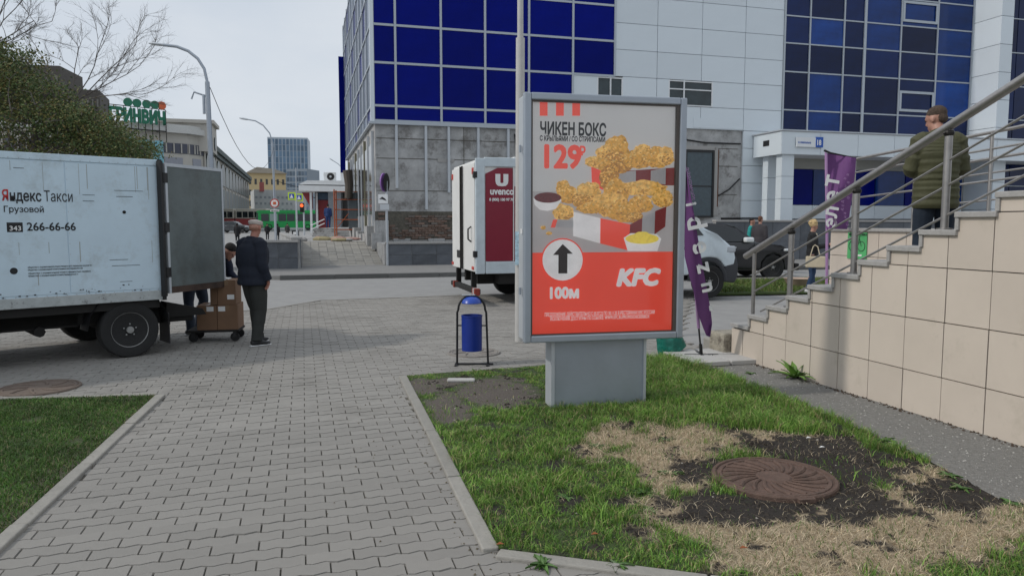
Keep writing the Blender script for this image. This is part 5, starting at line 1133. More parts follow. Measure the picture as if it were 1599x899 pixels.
for i in range(9):
    for j in range(N_+1): vs.append(FS(i, j/N_))
for i in range(9):
    for j in range(N_+1): vs.append(FS(i, j/N_, .006))
nn = 9*(N_+1); fs = []
for i in range(8):
    for j in range(N_):
        a = i*(N_+1)+j; fs += [(a, a+1, a+N_+2, a+N_+1), (nn+a, nn+a+N_+1, nn+a+N_+2, nn+a+1)]
part('cloth', MB().add(vs, fs), M_vio, FBp, smooth=True)
part('sleeve', MB().tube([FL(1091, 512), FL(1088, 470), FL(1082, 430)], [.018, .02, .012], 8), M_vio2, FBp)
for s, px, py, sz in (('i', 1071.5, 318, .16), ('d', 1072, 340, .30), ('e', 1081, 378, .30), ('z', 1088, 412, .27), ('n', 1095, 442, .24), ('-', 1103, 478, .2)):
    o = text(s, sz, M_wprint, FBp, FL(px, py, -.055), rot=(pi/2, radians(78), 0), bold=.007)
for k in range(16): text(random.choice('аоеиднс'), .05, M_vio2, FBp, FL(1071+k*.65+random.uniform(-.5, 1), 262+k*3.2, -.055), rot=(pi/2, radians(75), 0))
# second flag, a straight wing banner by the terrace
d = 10.9; gF = W(1291, 450, d); F2 = empty('banner_flag', (gF.x, d, 0), 0, label='violet banner flag with white lettering standing at the corner of the beige terrace', cat='flag')
def F2L(px, py, dy=0): return W(px, py, d+dy)-Vector((gF.x, d, 0))
part('pole', MB().tube([(0, 0, 0), F2L(1291.5, 350), F2L(1289, 238)], .012, 8), M_vio2, F2); part('top_arm', MB().tube([F2L(1287, 235), F2L(1297, 239), F2L(1337, 247)], [.018, .014, .008], 8), M_black, F2)
vs = []; rows = 8; co = 6
def B2(i, f, off=0):
    y = 239+i/(rows-1)*118; x0 = 1290; x1 = 1337-14*(i/(rows-1))**1.3; return F2L(x0+(x1-x0)*f, y+8*f*(1-i/rows), .08*sin(f*5+i*.5)+off)
for off in (0, .006):
    for i in range(rows):
        for j in range(co+1): vs.append(B2(i, j/co, off))
nn = rows*(co+1); fs = []
for i in range(rows-1):
    for j in range(co):
        a = i*(co+1)+j; fs += [(a, a+1, a+co+2, a+co+1), (nn+a, nn+a+co+1, nn+a+co+2, nn+a+1)]
part('cloth', MB().add(vs, fs), M_vio, F2, smooth=True); part('sleeve', MB().tube([F2L(1291, 450), F2L(1291.5, 350), F2L(1290, 240)], .02, 6), M_vio2, F2)
for s, px, py, sz in (('т', 1302, 293, .34), ('е', 1302, 319, .32), ('л', 1300, 341, .3), ('э', 1298, 357, .26)): text(s, sz, M_wprint, F2, F2L(px+6, py, -.1), rot=(pi/2, -radians(80), 0), bold=.008)
for k in range(14): text(random.choice('аоеиднс'), .06, M_vio2, F2, F2L(1316+random.uniform(0, 10), 275+k*6, -.1), rot=(pi/2, -radians(80), 0))
# teal bag leaning behind the lightbox
tb = G(1052, 557); m = MB()
prof = [(.0, .17, .07), (.03, .19, .10), (.12, .18, .10), (.22, .16, .08), (.3, .145, .05), (.38, .15, .02)]
m.tube([(-.03*k, 0, z) for k, (z, a, b) in enumerate(prof)], [(a, b) for z, a, b in prof], 16, X=Vector((1, 0, 0)))
TB = part('rubbish_bag', m, mat('teal_plastic', (.01, .16, .12), .25, var=.5, scale=9, dirt=(.35, .5, .45), dscale=7, dthr=.62, bump=.8, bscale=10), smooth=True, label='teal and white plastic bag slumped behind the lightbox', cat='bag'); TB.location = (tb.x+.04, tb.y+.1, .012); TB.rotation_euler.z = .15
# planter, grass strip
gs = [G(1100, 459), G(1290, 456), G(1305, 437), G(1120, 440)]
part('grass_strip', MB().prism([(p.x, p.y) for p in gs], -.03, .012), mat('strip_soil', (.06, .09, .025), .95, var=.4, scale=9), kind='structure', label='narrow grass strip between the forecourt and the black car')
def acc_s(x, y): c = random.choice([(.10, .17, .03), (.08, .14, .025), (.16, .17, .06)]); return (random.uniform(.05, .12), .018, c, 1.0)
blades('grass', 6000, [(p.x, p.y) for p in gs], acc_s, 'sunlit grass on the strip before the black car', 0).location.z = .02
kerb('strip_kerb', 'pale kerb behind the grass strip', [G(1120, 440)+Vector((0, .1, 0)), G(1310, 437)+Vector((0, .1, 0))], .12, -.03, .09, 1.0, 1)
pg = G(1246, 449); o = part('planter', MB().lathe([(.22, 0), (.34, .22), (.36, .24), (.33, .24), (.28, .2), (0, .18)], 20), mat('pinkish_clay', (.42, .31, .24), .8), label='low pinkish clay planter on the grass strip', cat='planter', smooth=True); o.location = pg
# leafy plant against the wall, small weeds
def leafplant(name, label, c, n, L0, L1, wd, up, m, seed=0):
    rn = random.Random(seed); t = empty(name, c, 0, label=label, cat='plant')
    for k in range(n):
        a = rn.uniform(0, 2*pi); L_ = rn.uniform(L0, L1); e = rn.uniform(up*.5, up*1.3); p = []; w_ = wd*rn.uniform(.6, 1.2)
        for i in range(6):
            f = i/5; r = L_*f*cos(e)*(1+.2*f); z = L_*f*sin(e)-L_*.35*f*f; ww = w_*sin(pi*(.12+.88*f)**.8)*.5+.001
            cx, cy = cos(a)*r, sin(a)*r; p += [(cx-sin(a)*ww, cy+cos(a)*ww, z+.008), (cx, cy, z), (cx+sin(a)*ww, cy-cos(a)*ww, z+.008)]
        fs = []
        for i in range(5): fs += [(3*i, 3*i+1, 3*i+4, 3*i+3), (3*i+1, 3*i+2, 3*i+5, 3*i+4)]
        part('leaf', MB().add(p, fs), m, t, smooth=True)
    return t
wp = G(1240, 592); leafplant('broad_leaf_weed', 'tall broad leaved green weed growing against the beige wall', (wp.x, wp.y, .01), 26, .14, .34, .05, 1.0, mat('weed_green', (.11, .22, .035), .5, var=.25, rnd=.25), 5)
wp = G(1262, 594); leafplant('dry_weed', 'brown withered weed beside the green weed at the wall foot', (wp.x, wp.y, .01), 9, .06, .14, .02, 1.1, mat('dry_weed', (.16, .08, .05), .8), 6)
for k, (px, py, lb) in enumerate([(1170, 585, 'weed at the far edge of the asphalt strip'), (1000, 772, 'dandelion rosette left of the manhole'), (1050, 742, 'dandelion rosette just left of the rusty manhole'), (1040, 690, 'weed clump above the dry patch'), (1500, 765, 'weed clump at the right edge of the bed'), (1480, 745, 'weed at the border of the asphalt strip'), (850, 884, 'weed rosette growing in the paving by the bed corner'), (965, 886, 'small weed in the paving joint below the bed'), (820, 578, 'grass tuft at the top edge of the bed'), (1010, 800, 'weed below the dry patch'), (1090, 662, 'green weed right of the lightbox stand'), (1060, 610, 'green weed beside the stand'), (1580, 790, 'weed at the far right of the bed'), (1380, 690, 'weed by the asphalt strip'), (930, 700, 'weed in front of the stand'), (1575, 885, 'weed at the bottom right corner'), (880, 780, 'rosette in the middle of the green grass')]):
    p = G(px, py); leafplant('weed', lb, (p.x+random.uniform(-.02, .02), p.y, .005), 24, .03, .085, .024, .45, mat('weed_green2', (.07, .15, .03), .5, var=.3, rnd=.3), 30+k)
for k, (px, py, lb) in enumerate([(928, 846, 'orange brown fallen leaf at the front of the grass'), (1160, 868, 'brown fallen leaf by the front kerb'), (780, 862, 'withered leaf on the bed corner'), (1262, 692, 'pale scrap of litter above the manhole'), (1283, 707, 'second pale scrap of litter above the manhole')]):
    p = G(px, py); o = part('fallen_leaf' if k < 3 else 'litter_scrap', MB().add([(-.014, 0, .0), (0, -.008, .006), (.018, 0, .003), (0, .011, .007), (.006, .002, .0)], [(0, 1, 4), (1, 2, 4), (2, 3, 4), (3, 0, 4)]), mat('leaf_rust', (.28, .09, .03), .8) if k < 3 else M_wprint, label=lb, cat='leaf' if k < 3 else 'litter'); o.location = (p.x, p.y, .04); o.scale = (1.3, 1.3, 1.3)
st_ = G(720, 597); o = part('flat_stone', MB().bbox((-.14, -.05, 0), (.14, .05, .03), .012), M_ps, label='flat pale stone lying in the bare corner of the bed', cat='stone'); o.location = (st_.x, st_.y, .01)
# ---------------------------------------------------------------- trees on the left
M_bark = mat('bark', (.13, .115, .105), .95, var=.3, scale=8)
def tree_leafy():
    base = W(55, 345, 24); base.z = 0
    t = empty('leafy_tree', base, 0, label='dense dark olive tree with thinning autumn leaves behind the truck', cat='tree')
    part('trunk', MB().tube([(0, 0, 0), (.05, 0, 1.5), (-.05, .1, 3.2), (.1, .1, 4.8)], [.24, .19, .15, .08], 10), M_bark, t)
    ells = [(45, 190, 105, 62), (115, 215, 75, 50), (175, 232, 62, 28), (8, 128, 62, 58), (-10, 100, 45, 40), (-40, 170, 60, 95), (60, 235, 120, 35), (150, 205, 38, 26), (30, 150, 60, 40), (205, 240, 30, 14), (100, 185, 45, 30)]
    cl = []
    for q in range(640):
        px, py, rx, ry = random.choice(ells); a = random.uniform(0, 2*pi); r = random.random()**.5
        p = W(px+rx*r*cos(a), py+ry*r*sin(a), 24+random.uniform(-1.6, 1.6)); cl.append(p-base)
    br = MB(); nodes = [Vector((-.05, .1, 3.2)), Vector((.05, .1, 4.0)), Vector((.1, .1, 4.8)), Vector((0, .05, 2.4))]
    for p in sorted(cl, key=lambda p: (p-nodes[0]).length):
        n = min(nodes, key=lambda q: (q-p).length+.3*(q-nodes[0]).length); mid = n.lerp(p, .5)+Vector((random.uniform(-.1, .1), random.uniform(-.1, .1), random.uniform(0, .15)))
        d = (n-nodes[0]).length; r = max(.055-.014*d, .008); br.tube([n, mid, p], [r, r*.8, r*.5], 5, caps=False)
        if random.random() < .35: nodes.append(p)
    part('branches', br, M_bark, t)
    vs = []; fs = []; cs = []
    for p in cl:
        tone = random.uniform(.7, 1.3); ad = (random.random() < .25)
        for k in range(62):
            c = p+Vector((random.gauss(0, .24), random.gauss(0, .24), random.gauss(0, .17))); s = random.uniform(.03, .06)
            u_ = Vector((random.gauss(0, 1), random.gauss(0, 1), random.gauss(0, 1))).normalized(); v_ = u_.orthogonal().normalized(); o = len(vs)
            vs += [c-u_*s, c+v_*s*.5, c+u_*s, c-v_*s*.5]; fs.append((o, o+1, o+2, o+3))
            b = random.choice([(.11, .13, .03), (.14, .13, .035), (.09, .12, .03), (.17, .13, .04)] if ad else [(.06, .10, .025), (.085, .11, .03), (.05, .085, .025), (.12, .115, .035)])
            cs += [(b[0]*tone, b[1]*tone, b[2]*tone, 1)]*4
    me = bpy.data.meshes.new('crown'); me.from_pydata([tuple(v) for v in vs], [], fs); ca_ = me.color_attributes.new('col', 'FLOAT_COLOR', 'POINT'); ca_.data.foreach_set('color', np.array(cs, dtype=np.float32).ravel())
    link('crown', me, mat('tree_leaf', (1, 1, 1), .7, var=.2, attr='col'), t)
tree_leafy()
def tree_bare(name, label, base, start, fans, r0, seed):
    rn = random.Random(seed); t = empty(name, base, 0, label=label, cat='tree'); st = start-base
    part('trunk', MB().tube([(0, 0, 0), st*.5+Vector((.1, 0, 0)), st], [r0*1.8, r0*1.4, r0], 10), M_bark, t)
    m = MB(); tw = MB()
    def grow(p, d, L_, r, lv):
        pts = [p]; q = p.copy(); dd = d.copy()
        for i in range(5):
            dd = (dd+Vector((rn.gauss(0, .12), rn.gauss(0, .12), rn.gauss(0, .10)+.02))).normalized(); q = q+dd*L_/5; pts.append(q.copy())
            if lv > 0 and (i > 0):
                for _ in range(2 if lv < 3 else 1):
                    nd = (dd+Vector((rn.gauss(0, .55), rn.gauss(0, .3), rn.gauss(0, .4)+.05))).normalized(); grow(q, nd, L_*rn.uniform(.35, .6), r*.5, lv-1)
        (m if lv > 1 else tw).tube(pts, [r*(1-.12*i) for i in range(6)], 5 if lv > 1 else 3, caps=False)
    for tx, ty in fans:
        e = W(tx, ty, base.y)-base; d = e-st; grow(st, d.normalized(), d.length, r0*.5, 3)
    part('branches', m, M_bark, t); part('twigs', tw, M_bark, t); return t
b0 = W(112, 345, 27); b0.z = 0
tree_bare('bare_tree', 'bare branched tree with spreading leafless twigs between the leafy tree and the tall lamp', b0, W(112, 165, 27), [(235, 97), (225, 120), (178, 62), (75, 80), (120, 70), (205, 92), (150, 120)], .05, 11)
b0 = W(-25, 345, 25); b0.z = 0
tree_bare('bare_tree', 'bare tree with thin upright twigs in the upper left corner', b0, W(-22, 80, 25), [(72, -20), (45, -40), (60, 30), (80, 38), (10, -40), (30, 60)], .045, 5)

# ---------------------------------------------------------------- people
def vox(mb, name, m, par, voxel, sm=2, **k):
    me = mb.mesh(name); o = bpy.data.objects.new('tmp', me); COL.objects.link(o)
    r = o.modifiers.new('r', 'REMESH'); r.mode = 'VOXEL'; r.voxel_size = voxel; r.use_smooth_shade = True
    s = o.modifiers.new('s', 'SMOOTH'); s.factor = .5; s.iterations = sm
    dg = bpy.context.evaluated_depsgraph_get(); n = bpy.data.meshes.new_from_object(o.evaluated_get(dg)); bpy.data.objects.remove(o); n.name = name; n.materials.clear()
    return link(name, n, m, par, **k)
def human(name, label, loc, rz, cols, pose=None, h=1.75, vx=.011, puff=False, far=False, hair='short', group=None, cap=False, coatlen=0, extras=None):
    J = dict(ankL=(.10, 0, .09), ankR=(-.10, 0, .09), kneL=(.105, -.02, .49), kneR=(-.105, -.02, .49), hipL=(.09, 0, .90), hipR=(-.09, 0, .90), pel=(0, 0, .95), wai=(0, 0, 1.09), che=(0, -.005, 1.30), nek=(0, .01, 1.46), hed=(0, -.02, 1.63),
             shL=(.185, .01, 1.41), shR=(-.185, .01, 1.41), elL=(.235, .03, 1.13), elR=(-.235, .03, 1.13), wrL=(.235, -.06, .88), wrR=(-.235, -.06, .88), look=(0, -1, 0), ftL=(0, -1, 0), ftR=(0, -1, 0), haL=(0, 0, -1), haR=(0, 0, -1))
    if pose: J.update(pose)
    J = {k: Vector(v) for k, v in J.items()}
    t = empty(name, loc, rz, label=label, cat='person', group=group); t.scale = (h/1.75,)*3
    X = Vector((1, 0, 0)); B = MB()
    # body: one continuous surface
    B.tube([J['pel']-(J['wai']-J['pel'])*.5, J['pel'], J['wai'], J['che'], J['che'].lerp(J['nek'], .6), J['nek']], [(.10, .08), (.16, .105), (.135, .095), (.16, .11), (.13, .085), (.062, .06)], 14, X=X)
    nk, hd = J['nek'], J['hed']; look = J['look'].normalized()
    B.tube([nk-(hd-nk)*.2, nk.lerp(hd, .4), hd-Vector((0, 0, .03))], [.062, .055, .055], 12)
    side = look.cross(Vector((0, 0, 1))).normalized(); up = side.cross(look)
    Rm = Matrix((side, -look, up)).transposed()
    def hp(x, y, z): return hd+Rm @ Vector((x, y, z))
    B.ell(hp(0, .012, .03), (.076, .096, .088), 16, 12, R=Rm); B.ell(hp(0, -.018, -.03), (.058, .068, .082), 14, 10, R=Rm)
    B.tube([hp(0, -.082, .02), hp(0, -.099, -.018), hp(0, -.084, -.03)], [.009, .012, .010], 6); B.ell(hp(0, -.078, -.06), (.026, .012, .010), 8, 6, R=Rm); B.ell(hp(0, -.07, -.095), (.024, .02, .016), 8, 6, R=Rm)
    for sx_ in (-1, 1): B.ell(hp(.077*sx_, .012, -.005), (.010, .022, .032), 8, 6, R=Rm); B.ell(hp(.03*sx_, -.078, .028), (.02, .012, .006), 8, 6, R=Rm)
    for s in 'LR':
        hi, kn, an = J['hip'+s], J['kne'+s], J['ank'+s]; f = J['ft'+s].normalized()
        B.tube([hi+Vector((0, 0, .05)), hi.lerp(kn, .35), kn, kn.lerp(an, .3)+Vector((0, .012, 0)), an], [(.085, .09), (.08, .085), (.053, .056), (.055, .06), .036], 12)
        B.tube([an-f*.05-Vector((0, 0, .04)), an+f*.05-Vector((0, 0, .045)), an+f*.15-Vector((0, 0, .06))], [.036, .04, .025], 8)
        sh, el, wr = J['sh'+s], J['el'+s], J['wr'+s]
        B.tube([nk.lerp(sh, .5), sh, sh.lerp(el, .5), el, el.lerp(wr, .3), wr], [.05, .058, .046, .038, .038, .026], 10)
        hdv = J['ha'+s].normalized(); pa = wr+hdv*.05; lat = hdv.cross(Vector((0, 1, .1))).normalized(); nrm = lat.cross(hdv)
        B.tube([wr, wr+hdv*.03, wr+hdv*.085], [(.025, .018), (.038, .016), (.036, .014)], 10, X=lat)
        if not far:
            for q, (o_, l_) in enumerate(((-.028, .065), (-.0095, .078), (.0095, .073), (.028, .056))):
                a0 = wr+hdv*.08+lat*o_; B.tube([a0, a0+hdv*l_*.5+nrm*.012, a0+hdv*l_*.85+nrm*.035], [.0095, .009, .0075], 6)
            sg = 1 if s == 'L' else -1; a0 = wr+hdv*.03-lat*.03; B.tube([a0, a0-lat*.025+hdv*.03+nrm*.01, a0-lat*.03+hdv*.06+nrm*.025], [.012, .011, .009], 6)
    vox(B, 'body', cols.get('skin', M_skin), t, vx if not far else .03, 1)
    if not far:
        m = MB()
        for sx_ in (-1, 1): m.ell(hp(.03*sx_, -.080, .012), (.011, .008, .006), 8, 6, R=Rm)
        part('eyes', m, M_txt, t, smooth=True)
    # trousers
    T = MB(); T.tube([J['pel']-Vector((0, 0, .09)), J['pel'], J['pel'].lerp(J['wai'], .7)], [(.15, .12), (.178, .128), (.158, .115)], 14, X=X)
    for s in 'LR':
        hi, kn, an = J['hip'+s], J['kne'+s], J['ank'+s]; rr = cols.get('leg', 1); n = 12; pts = []; rad = []
        base = [(0, .098), (.25, .094), (.5, .072), (.62, .070), (.8, .066), (.93, .062), (1, .064)]
        for i in range(n+1):
            f = i/n; p = hi.lerp(kn, f*2) if f < .5 else kn.lerp(an, f*2-1); r = np.interp(f, [b[0] for b in base], [b[1] for b in base])*rr
            pts.append(p); rad.append(r*(1+.035*sin(i*2.6+(1 if s == 'L' else 0))*(f > .35)))
        pts[-1] = pts[-1]-Vector((0, 0, .02)); T.tube(pts, rad, 12)
    vox(T, 'trousers', cols['trousers'], t, vx*1.05 if not far else .03)
    # shoes
    for s in 'LR':
        an = J['ank'+s]; f = J['ft'+s].normalized(); z = Vector((0, 0, 1)); m = MB(); lat = f.cross(z)
        m.tube([an-f*.075-z*.045, an-f*.03-z*.04, an+f*.05-z*.045, an+f*.13-z*.058, an+f*.19-z*.062], [(.036, .035), (.045, .05), (.046, .046), (.048, .030), (.03, .02)], 12, X=lat)
        o = part('shoe', m, cols.get('shoes', M_black), t, smooth=True)
        sm_ = MB(); sm_.tube([an-f*.09-z*.082, an+f*.05-z*.082, an+f*.2-z*.082], [(.038, .012), (.047, .012), (.034, .012)], 12, X=lat); part('sole', sm_, cols.get('sole', M_wprint), o)
    # jacket
    K = MB(); low = J['pel']-(J['wai']-J['pel']).normalized()*(.06+coatlen); n = 44 if puff else 18; pts = []; rad = []
    chain = [low, J['pel'], J['wai'], J['che'], J['che'].lerp(J['nek'], .55), J['nek'], J['nek'].lerp(hd, .22)]; cr_ = [(.195, .155), (.19, .15), (.18, .14), (.205, .148), (.175, .118), (.09, .085), (.078, .075)]
    jr = cols.get('girth', 1.0)
    for i in range(n+1):
        f = i/n*(len(chain)-1); k = min(int(f), len(chain)-2); q = f-k; p = chain[k].lerp(chain[k+1], q); a = cr_[k][0]*(1-q)+cr_[k+1][0]*q; b = cr_[k][1]*(1-q)+cr_[k+1][1]*q
        if puff: w_ = abs(sin(i*pi/2.75))*.016-.004
        else: w_ = .006*sin(i*1.9)
        pts.append(p); rad.append((a*jr+w_, b*jr+w_))
    K.tube(pts, rad, 24, X=X)
    for s in 'LR':
        sh, el, wr = J['sh'+s], J['el'+s], J['wr'+s]; pts = []; rad = []; n = 26 if puff else 12; c0 = nk.lerp(sh, .45)-Vector((0, 0, .03)); ch_ = [c0, sh, el, wr+(wr-el).normalized()*.01]; rr = [.075, .083, .066, .052]
        for i in range(n+1):
            f = i/n*3; k = min(int(f), 2); q = f-k; r = rr[k]*(1-q)+rr[k+1]*q
            pts.append(ch_[k].lerp(ch_[k+1], q)); rad.append(r*cols.get('sleeve', 1)+(abs(sin(i*pi/2.6))*.019-.004 if puff else .005*sin(i*2.3)))
        K.tube(pts, rad, 14)
    K.tube([low-(J['wai']-J['pel']).normalized()*.012, low+(J['wai']-J['pel']).normalized()*.035], [(.188*jr, .148*jr)]*2, 20, X=X)
    vox(K, 'jacket', cols['jacket'], t, (.0085 if puff else vx) if not far else .03, 1 if puff else 2)
    # hair or cap
    m = MB()
    if hair == 'short': m.ell(hp(0, .022, .054), (.079, .095, .078), 16, 12, R=Rm); m.ell(hp(0, .068, .0), (.060, .042, .058), 12, 8, R=Rm) 
    elif hair == 'curly':
        rn = random.Random(3); m.ell(hp(0, .03, .05), (.092, .105, .095), 14, 10, R=Rm)
        for k in range(60):
            a = rn.uniform(0, 2*pi); e = rn.uniform(-.25, 1.5); m.ell(hp(.085*cos(a)*cos(e), .03+.10*sin(a)*cos(e)*(1 if sin(a) > -.2 else .6), .055+.095*sin(e)), (.034, .034, .03), 7, 5)
    elif hair == 'hood': m.ell(hp(0, .02, .01), (.11, .13, .14), 14, 10, R=Rm)
    if hair != 'bald' and not cap: vox(m, 'hair', cols.get('hair', M_txt), t, .008 if not far else .025, 1)
    if cap:
        m = MB(); m.ell(hp(0, .01, .08), (.094, .122, .036), 18, 10, R=Rm); m.ell(hp(0, .02, .058), (.088, .106, .034), 18, 8, R=Rm)
        m.tube([hp(0, -.07, .055), hp(0, -.12, .045), hp(0, -.155, .035)], [(.07, .018), (.06, .01), (.03, .006)], 12, X=Rm @ Vector((1, 0, 0)))
        vox(m, 'flat_cap', cols['cap'], t, .008, 2)
        m = MB(); m.ell(hp(0, .055, .01), (.07, .055, .05), 12, 8, R=Rm); vox(m, 'hair', cols.get('hair', M_skin), t, .01, 1)
    return t, J
def C(n, c, **k): return mat(n, c, .85, bump=.25, bscale=30, **k)
# man in the green quilted jacket on the stair
mp_ = Vector((4.17, 7.3, stz(5)-.02))
t, _ = human('person', 'man in an olive green quilted jacket standing on the stair behind the handrail', mp_, pi-radians(4), dict(jacket=mat('olive_quilt', (.062, .062, .026), .72, var=.15, scale=5, bump=.25, bscale=25), trousers=C('navy_trousers', (.010, .019, .034)), hair=mat('brown_hair', (.085, .058, .042), .9, var=.6, scale=60, bump=1, bscale=120), girth=1.04, sleeve=.92, shoes=M_black),
    pose=dict(look=(-.25, -1, -.35) if False else (.55, -.85, -.28), shL=(.17, .01, 1.40), shR=(-.17, .01, 1.40), wrL=(.10, -.24, 1.12), elL=(.235, -.02, 1.13), wrR=(-.12, -.24, 1.12), elR=(-.235, -.0, 1.13), hed=(.012, -.045, 1.60), kneL=(.11, -.03, .49), ankL=(.12, .02, .09), haL=(-.5, -.5, .3), haR=(.5, -.5, .3)), h=1.80, vx=.010, puff=True, coatlen=.12)
# man in cap by the trolley
cm = G(399, 538)
t, _ = human('person', 'man in pale flat cap, navy jacket and grey trousers watching beside the trolley', cm, pi-radians(35), dict(jacket=C('navy_jacket', (.008, .012, .024)), trousers=C('grey_cargo', (.028, .030, .027)), cap=C('pale_cap', (.52, .46, .42)), hair=M_skin, skin=mat('ruddy_skin', (.40, .18, .13), .5), girth=1.27, sleeve=1.15, leg=1.22, shoes=M_black),
    pose=dict(look=(.45, -.9, -.15), hed=(.0, -.06, 1.62), nek=(0, -.02, 1.46), che=(0, -.01, 1.30), wrL=(.22, -.1, .93), wrR=(-.24, -.05, .92), ankL=(.12, -.14, .09), kneL=(.11, -.1, .5), ankR=(-.11, .06, .09), ftL=(.3, -1, 0), ftR=(-.2, -1, 0)), h=1.67, vx=.011, hair='bald', cap=True, coatlen=.04)
# bent man behind the trolley
bm_ = W(316, 515, 10.75); bm_.z = 0
t, _ = human('person', 'dark haired man in a navy top bending over the cartons behind the truck door', bm_, radians(78), dict(jacket=C('navy_top', (.006, .011, .030)), trousers=C('dark_jeans', (.022, .033, .055)), hair=mat('dark_hair', (.012, .010, .009), .9, var=.3, bump=.5, bscale=80), shoes=mat('grey_shoe', (.12, .12, .12), .7)),
    pose=dict(pel=(0, .12, .93), wai=(0, .0, 1.03), che=(0, -.2, 1.12), nek=(0, -.36, 1.18), hed=(0, -.50, 1.22), shL=(.18, -.31, 1.13), shR=(-.18, -.31, 1.13), elL=(.2, -.36, .88), elR=(-.2, -.36, .88), wrL=(.16, -.50, .80), wrR=(-.16, -.50, .80), hipL=(.09, .12, .88), hipR=(-.09, .12, .88), kneL=(.13, .05, .48), kneR=(-.13, .12, .48), ankL=(.2, .22, .09), ankR=(-.24, .02, .09), look=(0, -.7, -.7), haL=(-.2, -.6, -.6), haR=(.2, -.6, -.6)), h=1.72, vx=.012)
# woman with the tote bag
wp_ = G(1266, 456)
M_cream2 = mat('cream_canvas', (.58, .50, .36), .85, var=.1, bump=.2)
t, _ = human('person', 'blonde curly haired woman in black jacket and jeans looking at her phone', wp_, radians(75), dict(jacket=C('black_leather', (.012, .012, .013)), trousers=C('blue_jeans', (.022, .05, .11)), hair=mat('blonde_hair', (.50, .36, .18), .8, var=.3, scale=30), shoes=M_wprint, leg=.97, girth=.92, sleeve=.92),
    pose=dict(wrL=(.10, -.36, 1.16), elL=(.23, -.05, 1.12), wrR=(-.10, -.36, 1.16), elR=(-.23, -.05, 1.12), haL=(-.2, -1, .2), haR=(.2, -1, .2), look=(0, -1, -.35), ankL=(.07, -.06, .09), ankR=(-.07, .08, .09)), h=1.66, vx=.014, hair='curly')
part('collar', MB().tube([(0, -.10, 1.22), (0, -.06, 1.42), (0, .05, 1.5)], [.02, .055, .055], 8), M_cream2, t)
hb = empty('tote_bag', wp_, radians(75), label='cream canvas tote bag hanging from the arm of the curly haired woman', cat='bag')
part('bag_body', MB().bbox((-.36, -.25, .60), (-.25, .17, .86), .02), M_cream2, hb); part('handle', MB().tube([(-.3, -.14, .85), (-.3, -.08, 1.08), (-.28, -.02, 1.12), (-.3, .02, 1.08), (-.3, .08, .85)], .012, 6), M_cream2, hb)
ph = part('phone', MB().bbox((-.04, -.5, 1.17), (.04, -.485, 1.31), .004), M_black, label='small dark phone held by the curly haired woman', cat='phone'); ph.location = wp_; ph.rotation_euler.z = radians(75)
# small figures far away
def far(px, py, d, zf, h, label, jc, tc, rz, hair='short', hc=None, cl=0):
    g = W(px, py, d); return human('person', label, (g.x, d, zf), rz, dict(jacket=C(*jc), trousers=C(*tc), hair=hc or MATS['dark_hair']), h=h, far=True, hair=hair, coatlen=cl)
far(417, 350, 78, -.05, 1.72, 'pedestrian in black walking in front of the green bus, leftmost of three', ('far_black', (.012, .012, .014)), ('far_dark', (.015, .015, .018)), pi)
far(433, 350, 76, -.05, 1.68, 'pedestrian in a long black hooded coat, middle of the three before the green bus', ('far_black', (.012, .012, .014)), ('far_dark', (.015, .015, .018)), pi, 'hood', C('far_black', (.012,)*3), .35)
far(448.5, 350, 82, 0, 1.7, 'pedestrian in a grey brown coat, rightmost of the three before the green bus', ('far_brown', (.05, .045, .045)), ('far_grey', (.05, .045, .05)), pi, 'short', None, .3)
far(370, 350, 60, 0, 1.68, 'pedestrian in black seen just past the head of the man in the cap', ('far_black', (.012, .012, .014)), ('far_dark', (.015, .015, .018)), pi, 'hood', C('far_black', (.012,)*3), .2)
far(512.5, 350, 55, 1.28, 1.78, 'workman in blue overalls standing before the kiosk, nearer of the two', ('far_blue', (.02, .05, .16)), ('far_blue', (.02, .05, .16)), pi)
far(519.5, 350, 56.5, 1.3, 1.72, 'workman in dark blue half hidden behind the first workman at the kiosk', ('far_navy', (.012, .025, .08)), ('far_dark', (.015, .015, .018)), pi-.4, 'short', mat('orange_hair', (.3, .12, .04), .8))
far(1174, 350, 24.4, .115, 1.68, 'pedestrian in a turquoise top behind the black car, facing right', ('far_teal', (.02, .30, .28)), ('far_dark', (.015, .015, .018)), pi/2-.5)
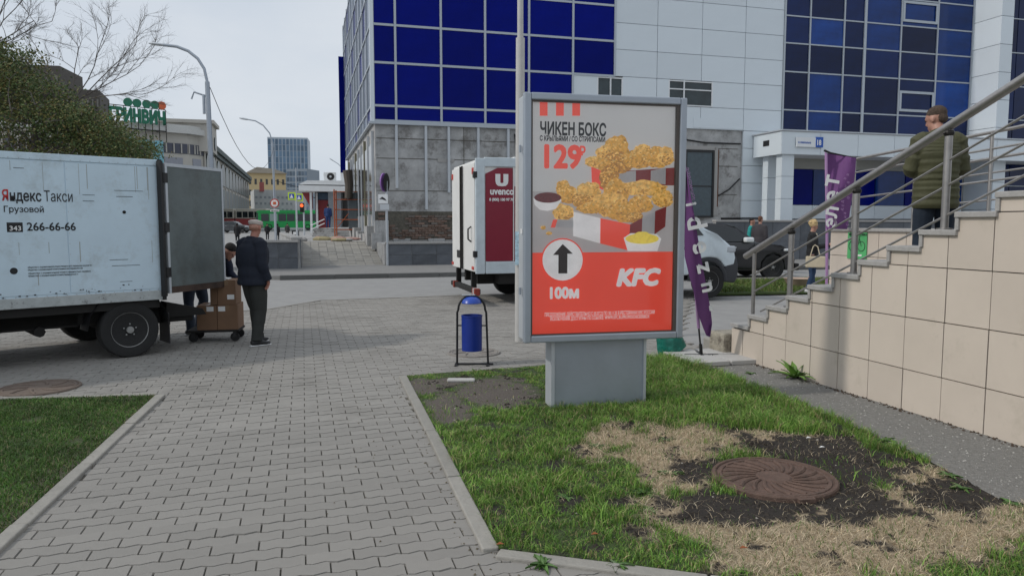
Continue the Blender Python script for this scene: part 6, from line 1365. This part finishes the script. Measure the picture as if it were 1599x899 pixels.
far(1187, 350, 24.0, .115, 1.74, 'pedestrian in a dark grey jacket beside the turquoise one behind the black car', ('far_grey', (.05, .045, .05)), ('far_dark', (.015, .015, .018)), pi-.8, 'short', mat('auburn_hair', (.13, .055, .03), .8))

# trolley with cartons
tr = W(338, 520, 10.15); CA = radians(10)
TL = empty('platform_trolley', (tr.x, tr.y, 0), CA, label='low platform trolley on four black castors loaded with cartons', cat='trolley')
part('deck', MB().bbox((-.34, -.24, .135), (.34, .24, .165), .006), M_under, TL)
for x in (-.26, .28):
    for y in (-.18, .18):
        c_ = part('castor', MB().lathe([(0, -.02), (.058, -.02), (.062, 0), (.058, .02), (0, .02)], 18, Matrix.Translation((x, y, .062)) @ Matrix.Rotation(pi/2, 4, 'X')), M_rub, TL, smooth=True); part('fork', MB().box((x-.02, y-.032, .06), (x+.02, y-.024, .135)).box((x-.02, y+.024, .06), (x+.02, y+.032, .135)), M_black, c_)
def carton(x0, x1, y0, y1, z0, z1, label, tape=True, patch=None):
    t = empty('carton', (tr.x, tr.y, 0), CA, label=label, cat='carton', group='cartons stacked on the trolley')
    part('box', MB().bbox((x0, y0, z0), (x1, y1, z1), .004), M_card, t)
    part('tape', MB().box(((x0+x1)/2-.022, y0-.002, z1-.07), ((x0+x1)/2+.022, y1+.002, z1+.0015)), mat('brown_tape', (.20, .12, .06), .35), t)
    if patch: part('paper_label', MB().box((patch[0], y0-.003, patch[1]), (patch[0]+.09, y0-.0005, patch[1]+.065)), M_wprint, t)
carton(-.20, .06, -.22, .22, .166, .50, 'lower left brown carton on the trolley', patch=(-.07, .42)); carton(.065, .33, -.22, .22, .166, .505, 'lower right brown carton on the trolley with a white label', patch=(.08, .42))
carton(-.02, .07, -.21, .2, .507, .80, 'narrow upper left carton on the trolley'); carton(.074, .31, -.21, .2, .508, .84, 'upper right brown carton on the trolley, topmost of the stack', patch=(.2, .58))
o = part('papers', MB().bbox((-.05, -.1, .842), (.2, .12, .858), .003), M_wprint, label='pale papers lying on top of the topmost carton', cat='paper'); o.location = (tr.x, tr.y, 0); o.rotation_euler.z = CA
